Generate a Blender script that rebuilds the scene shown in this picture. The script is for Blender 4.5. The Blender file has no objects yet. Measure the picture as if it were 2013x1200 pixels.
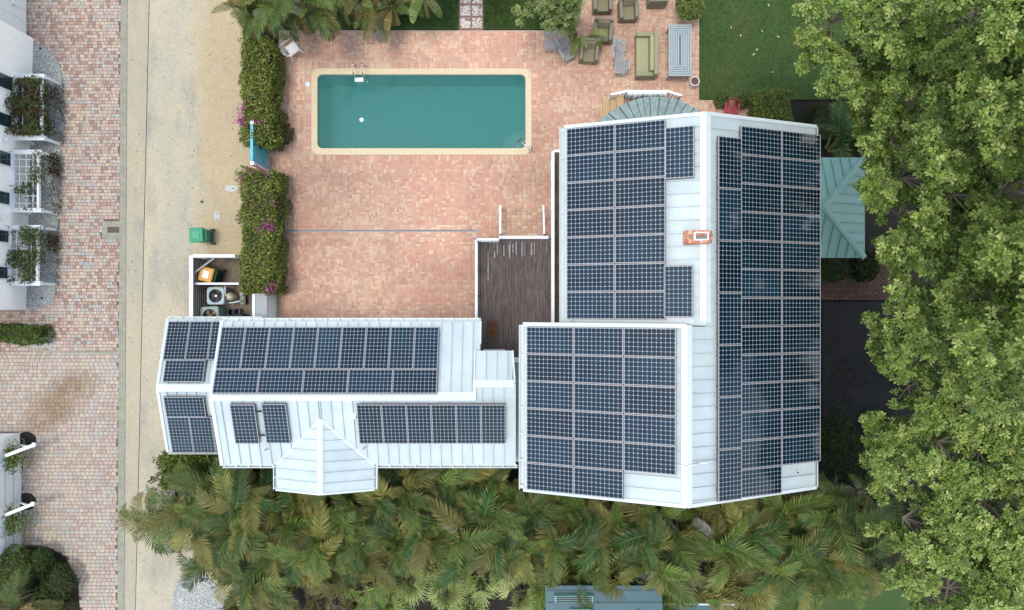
import bpy, math, random
import numpy as np
from mathutils import Vector, Matrix
random.seed(11)
rng = np.random.default_rng(11)
R = math.radians
scene = bpy.context.scene
COL = scene.collection

# ------------------------------------------------------------------ camera, sky, sun, exposure
H, F, CX, CY = 28.0, 1342.0, 1006.5, 600.0       # camera height (m), focal length in photo pixels, principal point
cam_d = bpy.data.cameras.new('camera')
cam_d.sensor_width = 36.0; cam_d.lens = 24.0; cam_d.clip_end = 2000; cam_d.clip_start = 0.1
cam = bpy.data.objects.new('camera', cam_d); COL.objects.link(cam)
cam.location = (0, 0, H); cam.rotation_euler = (0, 0, 0)
scene.camera = cam

SUN_EL, SUN_AZ = R(80), R(-95)                    # azimuth measured from north (+Y) towards east (+X)
world = bpy.data.worlds.new('World'); scene.world = world; world.use_nodes = True
wn = world.node_tree.nodes; wl_ = world.node_tree.links
sky = wn.new('ShaderNodeTexSky'); sky.sky_type = 'NISHITA'; sky.sun_disc = False
sky.sun_elevation = SUN_EL; sky.sun_rotation = SUN_AZ
sky.air_density = 1.0; sky.dust_density = 1.2; sky.ozone_density = 1.0
bg = wn['Background']; bg.inputs['Strength'].default_value = 0.14
# broken soft cloud cover over the whole sky
wtc = wn.new('ShaderNodeTexCoord'); wno = wn.new('ShaderNodeTexNoise'); wno.inputs['Scale'].default_value = 2.6; wno.inputs['Detail'].default_value = 5; wno.inputs['Roughness'].default_value = .55
wl_.new(wtc.outputs['Generated'], wno.inputs['Vector'])
wmr = wn.new('ShaderNodeMapRange'); wmr.inputs[1].default_value = .34; wmr.inputs[2].default_value = .62; wl_.new(wno.outputs['Fac'], wmr.inputs[0])
wbw = wn.new('ShaderNodeRGBToBW'); wl_.new(sky.outputs[0], wbw.inputs[0])
wml = wn.new('ShaderNodeMath'); wml.operation = 'MULTIPLY_ADD'; wl_.new(wbw.outputs[0], wml.inputs[0]); wml.inputs[1].default_value = 1.0; wml.inputs[2].default_value = 6.5
wcc = wn.new('ShaderNodeCombineColor'); [wl_.new(wml.outputs[0], wcc.inputs[k]) for k in range(3)]
wmx = wn.new('ShaderNodeMix'); wmx.data_type = 'RGBA'; wsx = wn.new('ShaderNodeSeparateXYZ'); wl_.new(wtc.outputs['Generated'], wsx.inputs[0])
wel = wn.new('ShaderNodeMapRange'); wel.inputs[1].default_value = .45; wel.inputs[2].default_value = .8; wel.inputs[3].default_value = 1.0; wel.inputs[4].default_value = .12; wl_.new(wsx.outputs[2], wel.inputs[0])   # cloud banks low down, clearer overhead
wfm = wn.new('ShaderNodeMath'); wfm.operation = 'MULTIPLY'; wl_.new(wmr.outputs[0], wfm.inputs[0]); wl_.new(wel.outputs[0], wfm.inputs[1])
wl_.new(wfm.outputs[0], wmx.inputs['Factor']); wl_.new(sky.outputs[0], wmx.inputs['A']); wl_.new(wcc.outputs[0], wmx.inputs['B'])
wl_.new(wmx.outputs['Result'], bg.inputs[0])
sun_d = bpy.data.lights.new('sun', 'SUN'); sun_d.energy = 1.1; sun_d.angle = R(16); sun_d.color = (1.0, 0.93, 0.82)
sun = bpy.data.objects.new('sun', sun_d); COL.objects.link(sun)
sdir = Vector((math.sin(SUN_AZ)*math.cos(SUN_EL), math.cos(SUN_AZ)*math.cos(SUN_EL), math.sin(SUN_EL)))
sun.rotation_euler = sdir.to_track_quat('Z', 'Y').to_euler(); sun.location = sdir*60
scene.view_settings.view_transform = 'Standard'; scene.view_settings.look = 'None'
scene.view_settings.exposure = 1.05; scene.view_settings.gamma = 1.0
scene.render.resolution_x = 1024; scene.render.resolution_y = 610

# ------------------------------------------------------------------ helpers
def P(u, v, z=0.0):
    """photo pixel seen at height z -> world point"""
    d = (H - z)/F
    return Vector(((u - CX)*d, (CY - v)*d, z))
def PX(u, z=0.0): return (u - CX)*(H - z)/F
def PY(v, z=0.0): return (CY - v)*(H - z)/F
def lin(c):
    c = c/255.0
    return c/12.92 if c <= 0.04045 else ((c + 0.055)/1.055)**2.4
ILL = 1.5
def A(r, g, b, k=None):
    k = k or ILL
    return tuple(min(0.9, lin(x)/k) for x in (r, g, b))

MATS = {}
def mat(name, color=(0.5, 0.5, 0.5), rough=0.6, var=0.0, vscale=8.0, color2=None, bump=0.0, bscale=40.0,
        metal=0.0, spec=0.5, attr=False, rnd=0.0, coat=0.0, trans=0.0, detail=4.0, stretch=None):
    if name in MATS: return MATS[name]
    m = bpy.data.materials.new(name); m.use_nodes = True
    nt = m.node_tree; n = nt.nodes; l = nt.links
    b = n['Principled BSDF']
    b.inputs['Roughness'].default_value = rough; b.inputs['Metallic'].default_value = metal
    b.inputs['Specular IOR Level'].default_value = spec
    if coat: b.inputs['Coat Weight'].default_value = coat; b.inputs['Coat Roughness'].default_value = 0.04
    tc = n.new('ShaderNodeTexCoord'); vec = tc.outputs['Object']
    geo = n.new('ShaderNodeNewGeometry'); vec = geo.outputs['Position']
    if stretch:
        mp = n.new('ShaderNodeMapping'); mp.inputs['Scale'].default_value = stretch
        l.new(vec, mp.inputs['Vector']); vec = mp.outputs[0]
    if attr:
        at = n.new('ShaderNodeAttribute'); at.attribute_name = 'col'; base = at.outputs['Color']
    else:
        rgb = n.new('ShaderNodeRGB'); rgb.outputs[0].default_value = (*color, 1); base = rgb.outputs[0]
    if var or color2:
        no = n.new('ShaderNodeTexNoise'); no.inputs['Scale'].default_value = vscale; no.inputs['Detail'].default_value = detail
        no.inputs['Roughness'].default_value = 0.65
        l.new(vec, no.inputs['Vector'])
        if color2:
            rp = n.new('ShaderNodeMapRange'); rp.inputs[1].default_value = 0.38; rp.inputs[2].default_value = 0.62
            l.new(no.outputs['Fac'], rp.inputs[0])
            mx = n.new('ShaderNodeMix'); mx.data_type = 'RGBA'
            l.new(rp.outputs[0], mx.inputs['Factor']); l.new(base, mx.inputs['A']); mx.inputs['B'].default_value = (*color2, 1)
            base = mx.outputs['Result']
        if var:
            no2 = n.new('ShaderNodeTexNoise'); no2.inputs['Scale'].default_value = vscale*3.1; no2.inputs['Detail'].default_value = detail
            l.new(vec, no2.inputs['Vector'])
            rp2 = n.new('ShaderNodeMapRange'); rp2.inputs[1].default_value = 0.25; rp2.inputs[2].default_value = 0.75
            rp2.inputs[3].default_value = 1 - var; rp2.inputs[4].default_value = 1 + var
            l.new(no2.outputs['Fac'], rp2.inputs[0])
            hs = n.new('ShaderNodeHueSaturation'); l.new(rp2.outputs[0], hs.inputs['Value']); l.new(base, hs.inputs['Color'])
            base = hs.outputs[0]
    if rnd:
        oi = n.new('ShaderNodeObjectInfo'); rp3 = n.new('ShaderNodeMapRange')
        rp3.inputs[3].default_value = 1 - rnd; rp3.inputs[4].default_value = 1 + rnd
        l.new(oi.outputs['Random'], rp3.inputs[0])
        hs2 = n.new('ShaderNodeHueSaturation'); l.new(rp3.outputs[0], hs2.inputs['Value']); l.new(base, hs2.inputs['Color'])
        base = hs2.outputs[0]
    l.new(base, b.inputs['Base Color'])
    if bump:
        nb = n.new('ShaderNodeTexNoise'); nb.inputs['Scale'].default_value = bscale; nb.inputs['Detail'].default_value = 3
        l.new(vec, nb.inputs['Vector'])
        bp = n.new('ShaderNodeBump'); bp.inputs['Strength'].default_value = bump; bp.inputs['Distance'].default_value = 0.02
        l.new(nb.outputs['Fac'], bp.inputs['Height']); l.new(bp.outputs[0], b.inputs['Normal'])
    if trans:
        out = n['Material Output']; tr = n.new('ShaderNodeBsdfTranslucent'); l.new(base, tr.inputs[0])
        ms = n.new('ShaderNodeMixShader'); ms.inputs[0].default_value = trans
        l.new(b.outputs[0], ms.inputs[1]); l.new(tr.outputs[0], ms.inputs[2]); l.new(ms.outputs[0], out.inputs['Surface'])
    MATS[name] = m
    return m

def tag(o, label=None, cat=None, group=None, kind=None):
    if label: o['label'] = label
    if cat: o['category'] = cat
    if group: o['group'] = group
    if kind: o['kind'] = kind
    return o
def wloc(o):
    v = Vector((0, 0, 0))
    while o: v += o.location; o = o.parent
    return v
def empty(name, loc, label, cat, group=None, rz=0.0):
    o = bpy.data.objects.new(name, None); COL.objects.link(o)
    o.location = loc; o.rotation_euler = (0, 0, rz); o.empty_display_size = 0.2
    return tag(o, label, cat, group)
def mkobj(name, me, parent=None, loc=(0, 0, 0), rot=(0, 0, 0)):
    o = bpy.data.objects.new(name, me); COL.objects.link(o); o.parent = parent
    o.location = loc; o.rotation_euler = rot
    return o
def copy_tree(o, parent=None):
    c = o.copy(); COL.objects.link(c); c.parent = parent
    for ch in list(o.children): copy_tree(ch, c)
    return c

class MB:
    def __init__(s): s.v = []; s.f = []; s.c = []; s.cur = None
    def poly(s, pts):
        i = len(s.v); s.v += [tuple(p) for p in pts]; s.f.append(tuple(range(i, i + len(pts)))); s.c.append(s.cur); return s
    def faces(s, vs, fs):
        i = len(s.v); s.v += [tuple(p) for p in vs]
        for f in fs: s.f.append(tuple(i + k for k in f)); s.c.append(s.cur)
        return s
    BF = [(0, 3, 2, 1), (4, 5, 6, 7), (0, 1, 5, 4), (1, 2, 6, 5), (2, 3, 7, 6), (3, 0, 4, 7)]
    def box(s, x0, y0, z0, x1, y1, z1):
        return s.faces([(x0, y0, z0), (x1, y0, z0), (x1, y1, z0), (x0, y1, z0), (x0, y0, z1), (x1, y0, z1), (x1, y1, z1), (x0, y1, z1)], s.BF)
    def bar(s, p0, p1, w, h, up=(0, 0, 1)):
        p0 = Vector(p0); p1 = Vector(p1); d = (p1 - p0).normalized(); up = Vector(up)
        sd = d.cross(up)
        if sd.length < 1e-4: sd = d.cross(Vector((0, 1, 0)))
        sd.normalize(); n = sd.cross(d).normalized()
        a = sd*w/2; b = n*h/2
        return s.faces([p0 - a - b, p0 + a - b, p0 + a + b, p0 - a + b, p1 - a - b, p1 + a - b, p1 + a + b, p1 - a + b],
                       [(0, 1, 2, 3), (4, 7, 6, 5), (0, 4, 5, 1), (1, 5, 6, 2), (2, 6, 7, 3), (3, 7, 4, 0)])
    def cyl(s, p0, p1, r0, r1=None, n=12, caps=True):
        r1 = r0 if r1 is None else r1
        p0 = Vector(p0); p1 = Vector(p1); d = (p1 - p0).normalized()
        a = d.orthogonal().normalized(); b = d.cross(a)
        ring = lambda c, r: [c + (a*math.cos(2*math.pi*k/n) + b*math.sin(2*math.pi*k/n))*r for k in range(n)]
        vs = ring(p0, r0) + ring(p1, r1)
        fs = [(k, (k + 1) % n, n + (k + 1) % n, n + k) for k in range(n)]
        if caps: fs += [tuple(range(n - 1, -1, -1)), tuple(range(n, 2*n))]
        return s.faces(vs, fs)
    def tube(s, pts, r, n=8):
        rr = r if isinstance(r, (list, tuple)) else [r]*len(pts)
        for i in range(len(pts) - 1): s.cyl(pts[i], pts[i + 1], rr[i], rr[i + 1], n)
        return s
    def prism(s, poly, z0, z1):
        n = len(poly)
        vs = [(p[0], p[1], z0) for p in poly] + [(p[0], p[1], z1) for p in poly]
        return s.faces(vs, [tuple(range(n - 1, -1, -1)), tuple(range(n, 2*n))] + [(k, (k + 1) % n, n + (k + 1) % n, n + k) for k in range(n)])
    def lathe(s, c, prof, n=20):
        vs = []
        for r, z in prof: vs += [(c[0] + r*math.cos(2*math.pi*k/n), c[1] + r*math.sin(2*math.pi*k/n), c[2] + z) for k in range(n)]
        fs = [(j*n + k, j*n + (k + 1) % n, (j + 1)*n + (k + 1) % n, (j + 1)*n + k) for j in range(len(prof) - 1) for k in range(n)]
        return s.faces(vs, fs)
    def ring(s, outer, inner, z0, z1):
        n = len(outer)
        vs = [(p[0], p[1], z1) for p in outer] + [(p[0], p[1], z1) for p in inner] + [(p[0], p[1], z0) for p in outer] + [(p[0], p[1], z0) for p in inner]
        fs = []
        for k in range(n):
            j = (k + 1) % n
            fs += [(k, j, n + j, n + k), (2*n + k, k, j, 2*n + j)[::-1], (n + k, n + j, 3*n + j, 3*n + k)]
        return s.faces(vs, fs)
    def mesh(s, name, m, smooth=False, off=None):
        me = bpy.data.meshes.new(name)
        vs = s.v if off is None else [(x - off[0], y - off[1], z - off[2]) for x, y, z in s.v]
        me.from_pydata(vs, [], s.f)
        if m: me.materials.append(m)
        if smooth: me.polygons.foreach_set('use_smooth', [True]*len(me.polygons))
        if any(c is not None for c in s.c):
            ca = me.color_attributes.new('col', 'FLOAT_COLOR', 'CORNER')
            arr = []
            for p, c in zip(me.polygons, s.c): arr += [*(c or (1, 1, 1)), 1.0]*p.loop_total
            ca.data.foreach_set('color', arr)
        me.update()
        return me
    def build(s, name, m, parent=None, smooth=False, local=False, bevel=0.0, loc=None):
        if parent is not None: off = None if local else wloc(parent); o_loc = (0, 0, 0)
        else: off = Vector(loc) if loc is not None else None; o_loc = loc or (0, 0, 0)
        o = mkobj(name, s.mesh(name, m, smooth, off), parent, o_loc)
        if bevel:
            b = o.modifiers.new('bevel', 'BEVEL'); b.width = bevel; b.segments = 2; b.limit_method = 'ANGLE'
        return o

def struct(name, mb, m, smooth=False):
    return tag(mb.build(name, m, smooth=smooth), kind='structure')

def fast_mesh(name, verts, quads, m, cols=None, smooth=False):
    """verts (N,3), quads (M,4) numpy -> mesh; cols (M,3) per face"""
    me = bpy.data.meshes.new(name); k = quads.shape[1]
    me.vertices.add(len(verts)); me.vertices.foreach_set('co', np.ascontiguousarray(verts, dtype=np.float32).ravel())
    me.loops.add(quads.size); me.loops.foreach_set('vertex_index', np.ascontiguousarray(quads, dtype=np.int32).ravel())
    me.polygons.add(len(quads)); me.polygons.foreach_set('loop_start', np.arange(0, quads.size, k, dtype=np.int32))
    if smooth: me.polygons.foreach_set('use_smooth', np.ones(len(quads), dtype=bool))
    me.materials.append(m)
    if cols is not None:
        ca = me.color_attributes.new('col', 'FLOAT_COLOR', 'CORNER')
        c4 = np.ones((len(quads), k, 4), dtype=np.float32); c4[:, :, :3] = cols[:, None, :]
        ca.data.foreach_set('color', c4.ravel())
    me.update(calc_edges=True)
    return me

def unit(a): return a/np.maximum(1e-9, np.linalg.norm(a, axis=-1, keepdims=True))
LEAF6 = (np.array([[0, 0, 0], [.42, .27, .06], [.78, .36, .05], [1, 0, -.06], [.78, -.36, .05], [.42, -.27, .06]], float),
         np.array([[0, 3, 2, 1], [0, 5, 4, 3]]))
LEAF4 = (np.array([[0, 0, 0], [.55, .5, .08], [1, 0, -.05], [.55, -.5, .08]], float), np.array([[0, 3, 2, 1]]))
def leaf_cloud(name, pos, dirs, ups, L, wr, cols, m, parent=None, tmpl=LEAF6, off=None, k_face=None):
    x = unit(dirs); y = unit(np.cross(ups, x)); z = np.cross(x, y)
    T, Q = tmpl; n = len(pos)
    L = np.broadcast_to(np.asarray(L, float), (n,))
    W = L*wr
    v = pos[:, None, :] + T[None, :, 0:1]*(x*L[:, None])[:, None, :] + T[None, :, 1:2]*(y*W[:, None])[:, None, :] + T[None, :, 2:3]*(z*L[:, None])[:, None, :]
    if off is not None: v = v - np.asarray(off)[None, None, :]
    q = (Q[None] + (np.arange(n)*len(T))[:, None, None]).reshape(-1, Q.shape[1])
    c = np.repeat(cols, len(Q), axis=0)
    me = fast_mesh(name, v.reshape(-1, 3), q, m, c)
    return mkobj(name, me, parent)

def inpoly(x, y, poly):
    c = False; n = len(poly); j = n - 1
    for i in range(n):
        xi, yi = poly[i]; xj, yj = poly[j]
        if (yi > y) != (yj > y) and x < (xj - xi)*(y - yi)/(yj - yi) + xi: c = not c
        j = i
    return c
def pix_poly(pts, z=0.0): return [(PX(u, z), PY(v, z)) for u, v in pts]
ORD = ['first', 'second', 'third', 'fourth', 'fifth', 'sixth', 'seventh', 'eighth', 'ninth', 'tenth', 'eleventh', 'twelfth', 'thirteenth',
       'fourteenth', 'fifteenth', 'sixteenth', 'seventeenth', 'eighteenth', 'nineteenth', 'twentieth']

# value noise for colour patches
_ng = rng.random((64, 64))
def vnoise(x, y, s=1.0):
    x = x*s + 1000; y = y*s + 1000
    i = int(math.floor(x)); j = int(math.floor(y)); fx = x - i; fy = y - j
    fx = fx*fx*(3 - 2*fx); fy = fy*fy*(3 - 2*fy)
    g = lambda a, b: _ng[a % 64, b % 64]
    return (g(i, j)*(1 - fx) + g(i + 1, j)*fx)*(1 - fy) + (g(i, j + 1)*(1 - fx) + g(i + 1, j + 1)*fx)*fy

# ------------------------------------------------------------------ bricks and pavers
BT = np.array([[0, 0, 0], [1, 0, 0], [1, 1, 0], [0, 1, 0], [0, 0, 1], [1, 0, 1], [1, 1, 1], [0, 1, 1]], float)
def brick_verts(w, h, t, ch=0.006):
    a = [(-w/2, -h/2, 0), (w/2, -h/2, 0), (w/2, h/2, 0), (-w/2, h/2, 0)]
    b = [(x, y, t - ch) for x, y, _ in a]
    c = [(x - math.copysign(ch, x), y - math.copysign(ch, y), t) for x, y, _ in a]
    return np.array(a + b + c)
BQ = np.array([[0, 1, 5, 4], [1, 2, 6, 5], [2, 3, 7, 6], [3, 0, 4, 7], [4, 5, 9, 8], [5, 6, 10, 9], [6, 7, 11, 10], [7, 4, 8, 11], [8, 9, 10, 11]])
def lay(parent, items, z, t, m, name, rest, centre, limit=300):
    """items: (x, y, w, h, colour, key). nearest `limit` become objects, the rest one stuff part"""
    items = sorted(items, key=lambda b: (b[0] - centre[0])**2 + (b[1] - centre[1])**2)
    cache = {}
    for x, y, w, h, c, key in items[:limit]:
        kk = (round(w, 3), round(h, 3), key)
        if kk not in cache:
            cache[kk] = fast_mesh(name, brick_verts(w, h, t), BQ, m, np.repeat(np.array([c]), 9, axis=0))
        mkobj(name, cache[kk], parent, (x, y, z + random.uniform(-.002, .003)))
    far = items[limit:]
    if far:
        V = np.concatenate([brick_verts(w, h, t) + np.array([x, y, z + random.uniform(-.002, .003)]) for x, y, w, h, c, k in far])
        n = len(far)
        Q = (BQ[None] + (np.arange(n)*12)[:, None, None]).reshape(-1, 4)
        C = np.repeat(np.array([b[4] for b in far]), 9, axis=0)
        o = mkobj(rest, fast_mesh(rest, V, Q, m, C), parent); tag(o, kind='stuff')

# ------------------------------------------------------------------ materials
M_soil = mat('soil', A(46, 40, 31), 0.95, var=.35, vscale=3, color2=A(30, 29, 21), bump=.6, bscale=30)
M_conc = mat('kerb_concrete', A(152, 155, 138), 0.85, var=.12, vscale=3, color2=A(170, 168, 148), bump=.15, bscale=60)
M_white = mat('white_paint', (0.62, 0.66, 0.67), 0.5, var=.03, vscale=4)
M_wallw = mat('white_render_wall', A(218, 226, 226), 0.8, var=.03, vscale=2)
M_roofw = mat('white_metal_roof', (0.42, 0.495, 0.50), 0.45, var=.05, vscale=.8, color2=(.385, .455, .465), rnd=.035, spec=.4)
M_trim = mat('white_metal_trim', (0.50, 0.565, 0.565), 0.45, var=.03, vscale=2)
M_teal = mat('teal_metal_roof', A(128, 176, 166), 0.45, var=.06, vscale=1.5, rnd=.05)
M_frame = mat('panel_frame', (0.33, 0.31, 0.31), 0.4, metal=.2)
M_cell = None
M_glassdark = mat('window_glass', (0.015, 0.03, 0.035), 0.08, spec=.8)
M_leaf = mat('broad_leaf', attr=True, rough=.45, spec=.4, trans=.28)
M_hleaf = mat('hedge_leaf', attr=True, rough=.6, spec=.2, trans=.2)
M_flower = mat('bract', attr=True, rough=.6, trans=.3)
M_frond = mat('frond', attr=True, rough=.5, spec=.3, trans=.16, rnd=.38)
M_bark = mat('bark', A(120, 110, 95), .9, var=.25, vscale=12, bump=.5, bscale=50)
M_brick = mat('patio_brick', attr=True, rough=.85, var=.16, vscale=14, bump=.25, bscale=120)
M_paver = mat('street_paver', attr=True, rough=.85, var=.12, vscale=12, bump=.25, bscale=110)
M_wicker = mat('wicker', A(146, 140, 118), .8, var=.25, vscale=30, bump=.8, bscale=120)
M_cush = mat('olive_cushion', A(146, 138, 106), .9, var=.08, vscale=10, bump=.2)
M_slat = mat('grey_slat', A(170, 174, 174), .6, var=.08, vscale=10)
M_chrome = mat('chrome', (.7, .7, .72), .18, metal=1)
M_black = mat('black_plastic', (.015, .016, .018), .5)
M_dark = mat('dark_metal', (.03, .03, .032), .5, metal=.5)

def cell_material():
    m = bpy.data.materials.new('solar_cell'); m.use_nodes = True
    n = m.node_tree.nodes; l = m.node_tree.links; b = n['Principled BSDF']
    geo = n.new('ShaderNodeNewGeometry')
    no = n.new('ShaderNodeTexNoise'); no.inputs['Scale'].default_value = 1.3; no.inputs['Detail'].default_value = 3
    l.new(geo.outputs['Position'], no.inputs['Vector'])
    cr = n.new('ShaderNodeValToRGB')
    cr.color_ramp.elements[0].position = .35; cr.color_ramp.elements[0].color = (.0016, .010, .022, 1)
    cr.color_ramp.elements[1].position = .68; cr.color_ramp.elements[1].color = (.0022, .018, .030, 1)
    l.new(no.outputs['Fac'], cr.inputs[0])
    oi = n.new('ShaderNodeObjectInfo'); rp = n.new('ShaderNodeMapRange'); rp.inputs[3].default_value = .65; rp.inputs[4].default_value = 1.35
    l.new(oi.outputs['Random'], rp.inputs[0]); hs = n.new('ShaderNodeHueSaturation')
    l.new(rp.outputs[0], hs.inputs['Value']); l.new(cr.outputs[0], hs.inputs['Color'])
    l.new(hs.outputs[0], b.inputs['Base Color'])
    b.inputs['Roughness'].default_value = .08; b.inputs['Specular IOR Level'].default_value = .45
    return m
M_cell = cell_material()
M_back = mat('panel_backsheet', (.27, .32, .34), .15, spec=.4)

def ground_material(name, cols, s1, s2, speck, bump=.3, streak=None, rough=.9, yard=None, sp=(.86, 1.12)):
    """cols: base, alternate, dark stain; fine speckle = pebbles of exposed aggregate"""
    m = bpy.data.materials.new(name); m.use_nodes = True
    n = m.node_tree.nodes; l = m.node_tree.links; b = n['Principled BSDF']; b.inputs['Roughness'].default_value = rough
    geo = n.new('ShaderNodeNewGeometry'); vec = geo.outputs['Position']
    mp = n.new('ShaderNodeMapping'); mp.inputs['Scale'].default_value = streak or (1, 1, 1); l.new(vec, mp.inputs[0])
    def noise(sc, det, lo, hi, v):
        x = n.new('ShaderNodeTexNoise'); x.inputs['Scale'].default_value = sc; x.inputs['Detail'].default_value = det; x.inputs['Roughness'].default_value = .65
        l.new(v, x.inputs[0]); r = n.new('ShaderNodeMapRange'); r.inputs[1].default_value = lo; r.inputs[2].default_value = hi
        l.new(x.outputs['Fac'], r.inputs[0]); return r.outputs[0]
    def mix(f, a, c, bl='MIX'):
        x = n.new('ShaderNodeMix'); x.data_type = 'RGBA'; x.blend_type = bl
        l.new(f, x.inputs['Factor'])
        if isinstance(a, tuple): x.inputs['A'].default_value = (*a, 1)
        else: l.new(a, x.inputs['A'])
        if isinstance(c, tuple): x.inputs['B'].default_value = (*c, 1)
        else: l.new(c, x.inputs['B'])
        return x.outputs['Result']
    c = mix(noise(s1, 5, .38, .62, mp.outputs[0]), cols[0], cols[1])
    c = mix(noise(s2, 5, .50, .74, mp.outputs[0]), c, cols[2])
    if yard:   # loose tan aggregate lies over the concrete from this line eastwards
        sx = n.new('ShaderNodeSeparateXYZ'); l.new(vec, sx.inputs[0])
        nz = n.new('ShaderNodeTexNoise'); nz.inputs['Scale'].default_value = .7; nz.inputs['Detail'].default_value = 5; l.new(vec, nz.inputs[0])
        ma = n.new('ShaderNodeMath'); ma.operation = 'MULTIPLY_ADD'; l.new(nz.outputs['Fac'], ma.inputs[0]); ma.inputs[1].default_value = 2.2; l.new(sx.outputs[0], ma.inputs[2])
        rr = n.new('ShaderNodeMapRange'); rr.inputs[1].default_value = yard[2] + 1.1 - yard[3]*.5; rr.inputs[2].default_value = yard[2] + 1.1 + yard[3]*.5; l.new(ma.outputs[0], rr.inputs[0])
        c = mix(rr.outputs[0], c, mix(noise(.8, 5, .4, .6, vec), yard[0], yard[1]))
    vo = n.new('ShaderNodeTexVoronoi'); vo.inputs['Scale'].default_value = speck; l.new(vec, vo.inputs['Vector'])
    sep = n.new('ShaderNodeSeparateColor'); l.new(vo.outputs['Color'], sep.inputs[0])
    r = n.new('ShaderNodeMapRange'); r.inputs[3].default_value = sp[0]; r.inputs[4].default_value = sp[1]; l.new(sep.outputs[0], r.inputs[0])
    hs = n.new('ShaderNodeHueSaturation'); l.new(c, hs.inputs['Color']); l.new(r.outputs[0], hs.inputs['Value'])
    l.new(hs.outputs[0], b.inputs['Base Color'])
    bp = n.new('ShaderNodeBump'); bp.inputs['Strength'].default_value = bump; bp.inputs['Distance'].default_value = .01
    l.new(sep.outputs[1], bp.inputs['Height']); l.new(bp.outputs[0], b.inputs['Normal'])
    return m
M_lane = ground_material('lane_concrete', (A(197, 187, 158), A(182, 178, 158), A(150, 152, 145)), .5, .35, 34, streak=(1, .35, 1))
M_road = ground_material('road_concrete', (A(206, 195, 165), A(192, 187, 166), A(152, 154, 146)), .45, .55, 30, streak=(1, .4, 1),
                         yard=(A(202, 185, 147), A(194, 178, 144), PX(392), 0.9))
M_gravel = ground_material('pale_gravel', (A(186, 190, 186), A(170, 176, 172), A(140, 148, 142)), 1.2, .9, 22, bump=.8, sp=(.65, 1.25))
M_lawn = ground_material('lawn_turf', (A(56, 88, 32), A(66, 94, 36), A(84, 92, 44)), .8, .6, 40, bump=.6)
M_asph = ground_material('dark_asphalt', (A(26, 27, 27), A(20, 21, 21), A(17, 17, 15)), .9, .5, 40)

# ------------------------------------------------------------------ the ground
POOL_O = (PX(612), PY(305), PX(1045), PY(135)); POOL_I = (PX(624), PY(292), PX(1033), PY(147))
hx0, hy0, hx1, hy1 = [(a + b)/2 for a, b in zip(POOL_O, POOL_I)]
def sheet_with_hole(mb, x0, y0, x1, y1, z):
    def q(a, b, c, d): mb.poly([(a, b, z), (c, b, z), (c, d, z), (a, d, z)])
    q(x0, y0, x1, hy0); q(x0, hy1, x1, y1); q(x0, hy0, hx0, hy1); q(hx1, hy0, x1, hy1)
g = MB(); sheet_with_hole(g, -300, -300, 300, 300, -.06); struct('ground', g, M_soil)

# brick patio: mortar bed + bricks in basket weave
M_mortar = mat('mortar_bed', A(216, 190, 170), .95, var=.2, vscale=6)
PAT = [(550, 60), (1130, 60), (1130, -20), (1374, -20), (1374, 197), (1500, 197), (1500, 240), (1400, 240), (1112, 300), (1112, 640), (548, 640), (548, 330), (500, 330), (500, 262), (548, 262)]
pat = MB()
for (a, b, c, d) in ((hx0, hy1, PX(1130), PY(60)), (PX(548), PY(330), hx0, PY(60)), (PX(500), PY(330), PX(548), PY(262)),
                     (PX(548), PY(640), hx0, PY(330)), (hx0, PY(640), PX(1112), hy0), (hx1, hy0, PX(1112), hy1),
                     (PX(1130), PY(262), PX(1374), PY(-20)), (PX(1112), PY(300), PX(1130), hy1), (PX(1374), PY(262), PX(1502), PY(197))):
    pat.box(min(a, c), min(b, d), -.05, max(a, c), max(b, d), 0.0)
patio = struct('patio', pat, M_mortar)
BRK = [A(*c) for c in ((218, 164, 138), (222, 172, 146), (226, 182, 156), (212, 152, 128), (230, 194, 166), (220, 176, 152), (232, 204, 174), (202, 142, 120), (212, 172, 150), (238, 214, 182), (206, 168, 146), (222, 160, 132))]
bricks = []
patw = pix_poly(PAT)
def brick_col(x, y):
    pale = vnoise(x, y, .33)*.6 + vnoise(x, y, 1.1)*.4
    r = random.random()
    if pale > .62 and r < .5: k = random.choice([4, 6, 9, 2])
    elif pale < .4 and r < .5: k = random.choice([0, 3, 7, 11])
    else: k = random.randrange(len(BRK))
    tone = .99 + (vnoise(x + 7, y - 3, .5) - .5)*.44 + (vnoise(x - 5, y + 9, 1.9) - .5)*.14
    q = round(tone*12)/12
    return tuple(min(.85, (c*.62 + b_*.38)*q) for c, b_ in zip(BRK[k], A(227, 185, 158))), (k, q)
S = .176; j = .011
slot_v = PY(454)
nx = int((PX(1510) - PX(495))/S) + 2; ny = int((PY(-20) - PY(640))/S) + 2
x0b, y0b = PX(548), PY(636)
def blocked(x, y, m=.0):
    if POOL_O[0] - .25 - m < x < POOL_O[2] + .25 + m and POOL_O[1] - .25 - m < y < POOL_O[3] + .25 + m: return True
    if abs(y - slot_v) < .22 and PX(552) < x < PX(936): return True
    if x > PX(934) and y < PY(468): return True
    return False
for i in range(-6, nx):
    for jj in range(ny):
        cx = x0b + (i + .5)*S; cy = y0b + (jj + .5)*S
        if not inpoly(cx, cy, patw) or blocked(cx, cy): continue
        if (i + jj) % 2 == 0:
            for k in (-1, 1):
                c, key = brick_col(cx, cy); bricks.append((cx, cy + k*S/4, S - j, S/2 - j, c, key))
        else:
            for k in (-1, 1):
                c, key = brick_col(cx, cy); bricks.append((cx + k*S/4, cy, S/2 - j, S - j, c, key))
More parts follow.
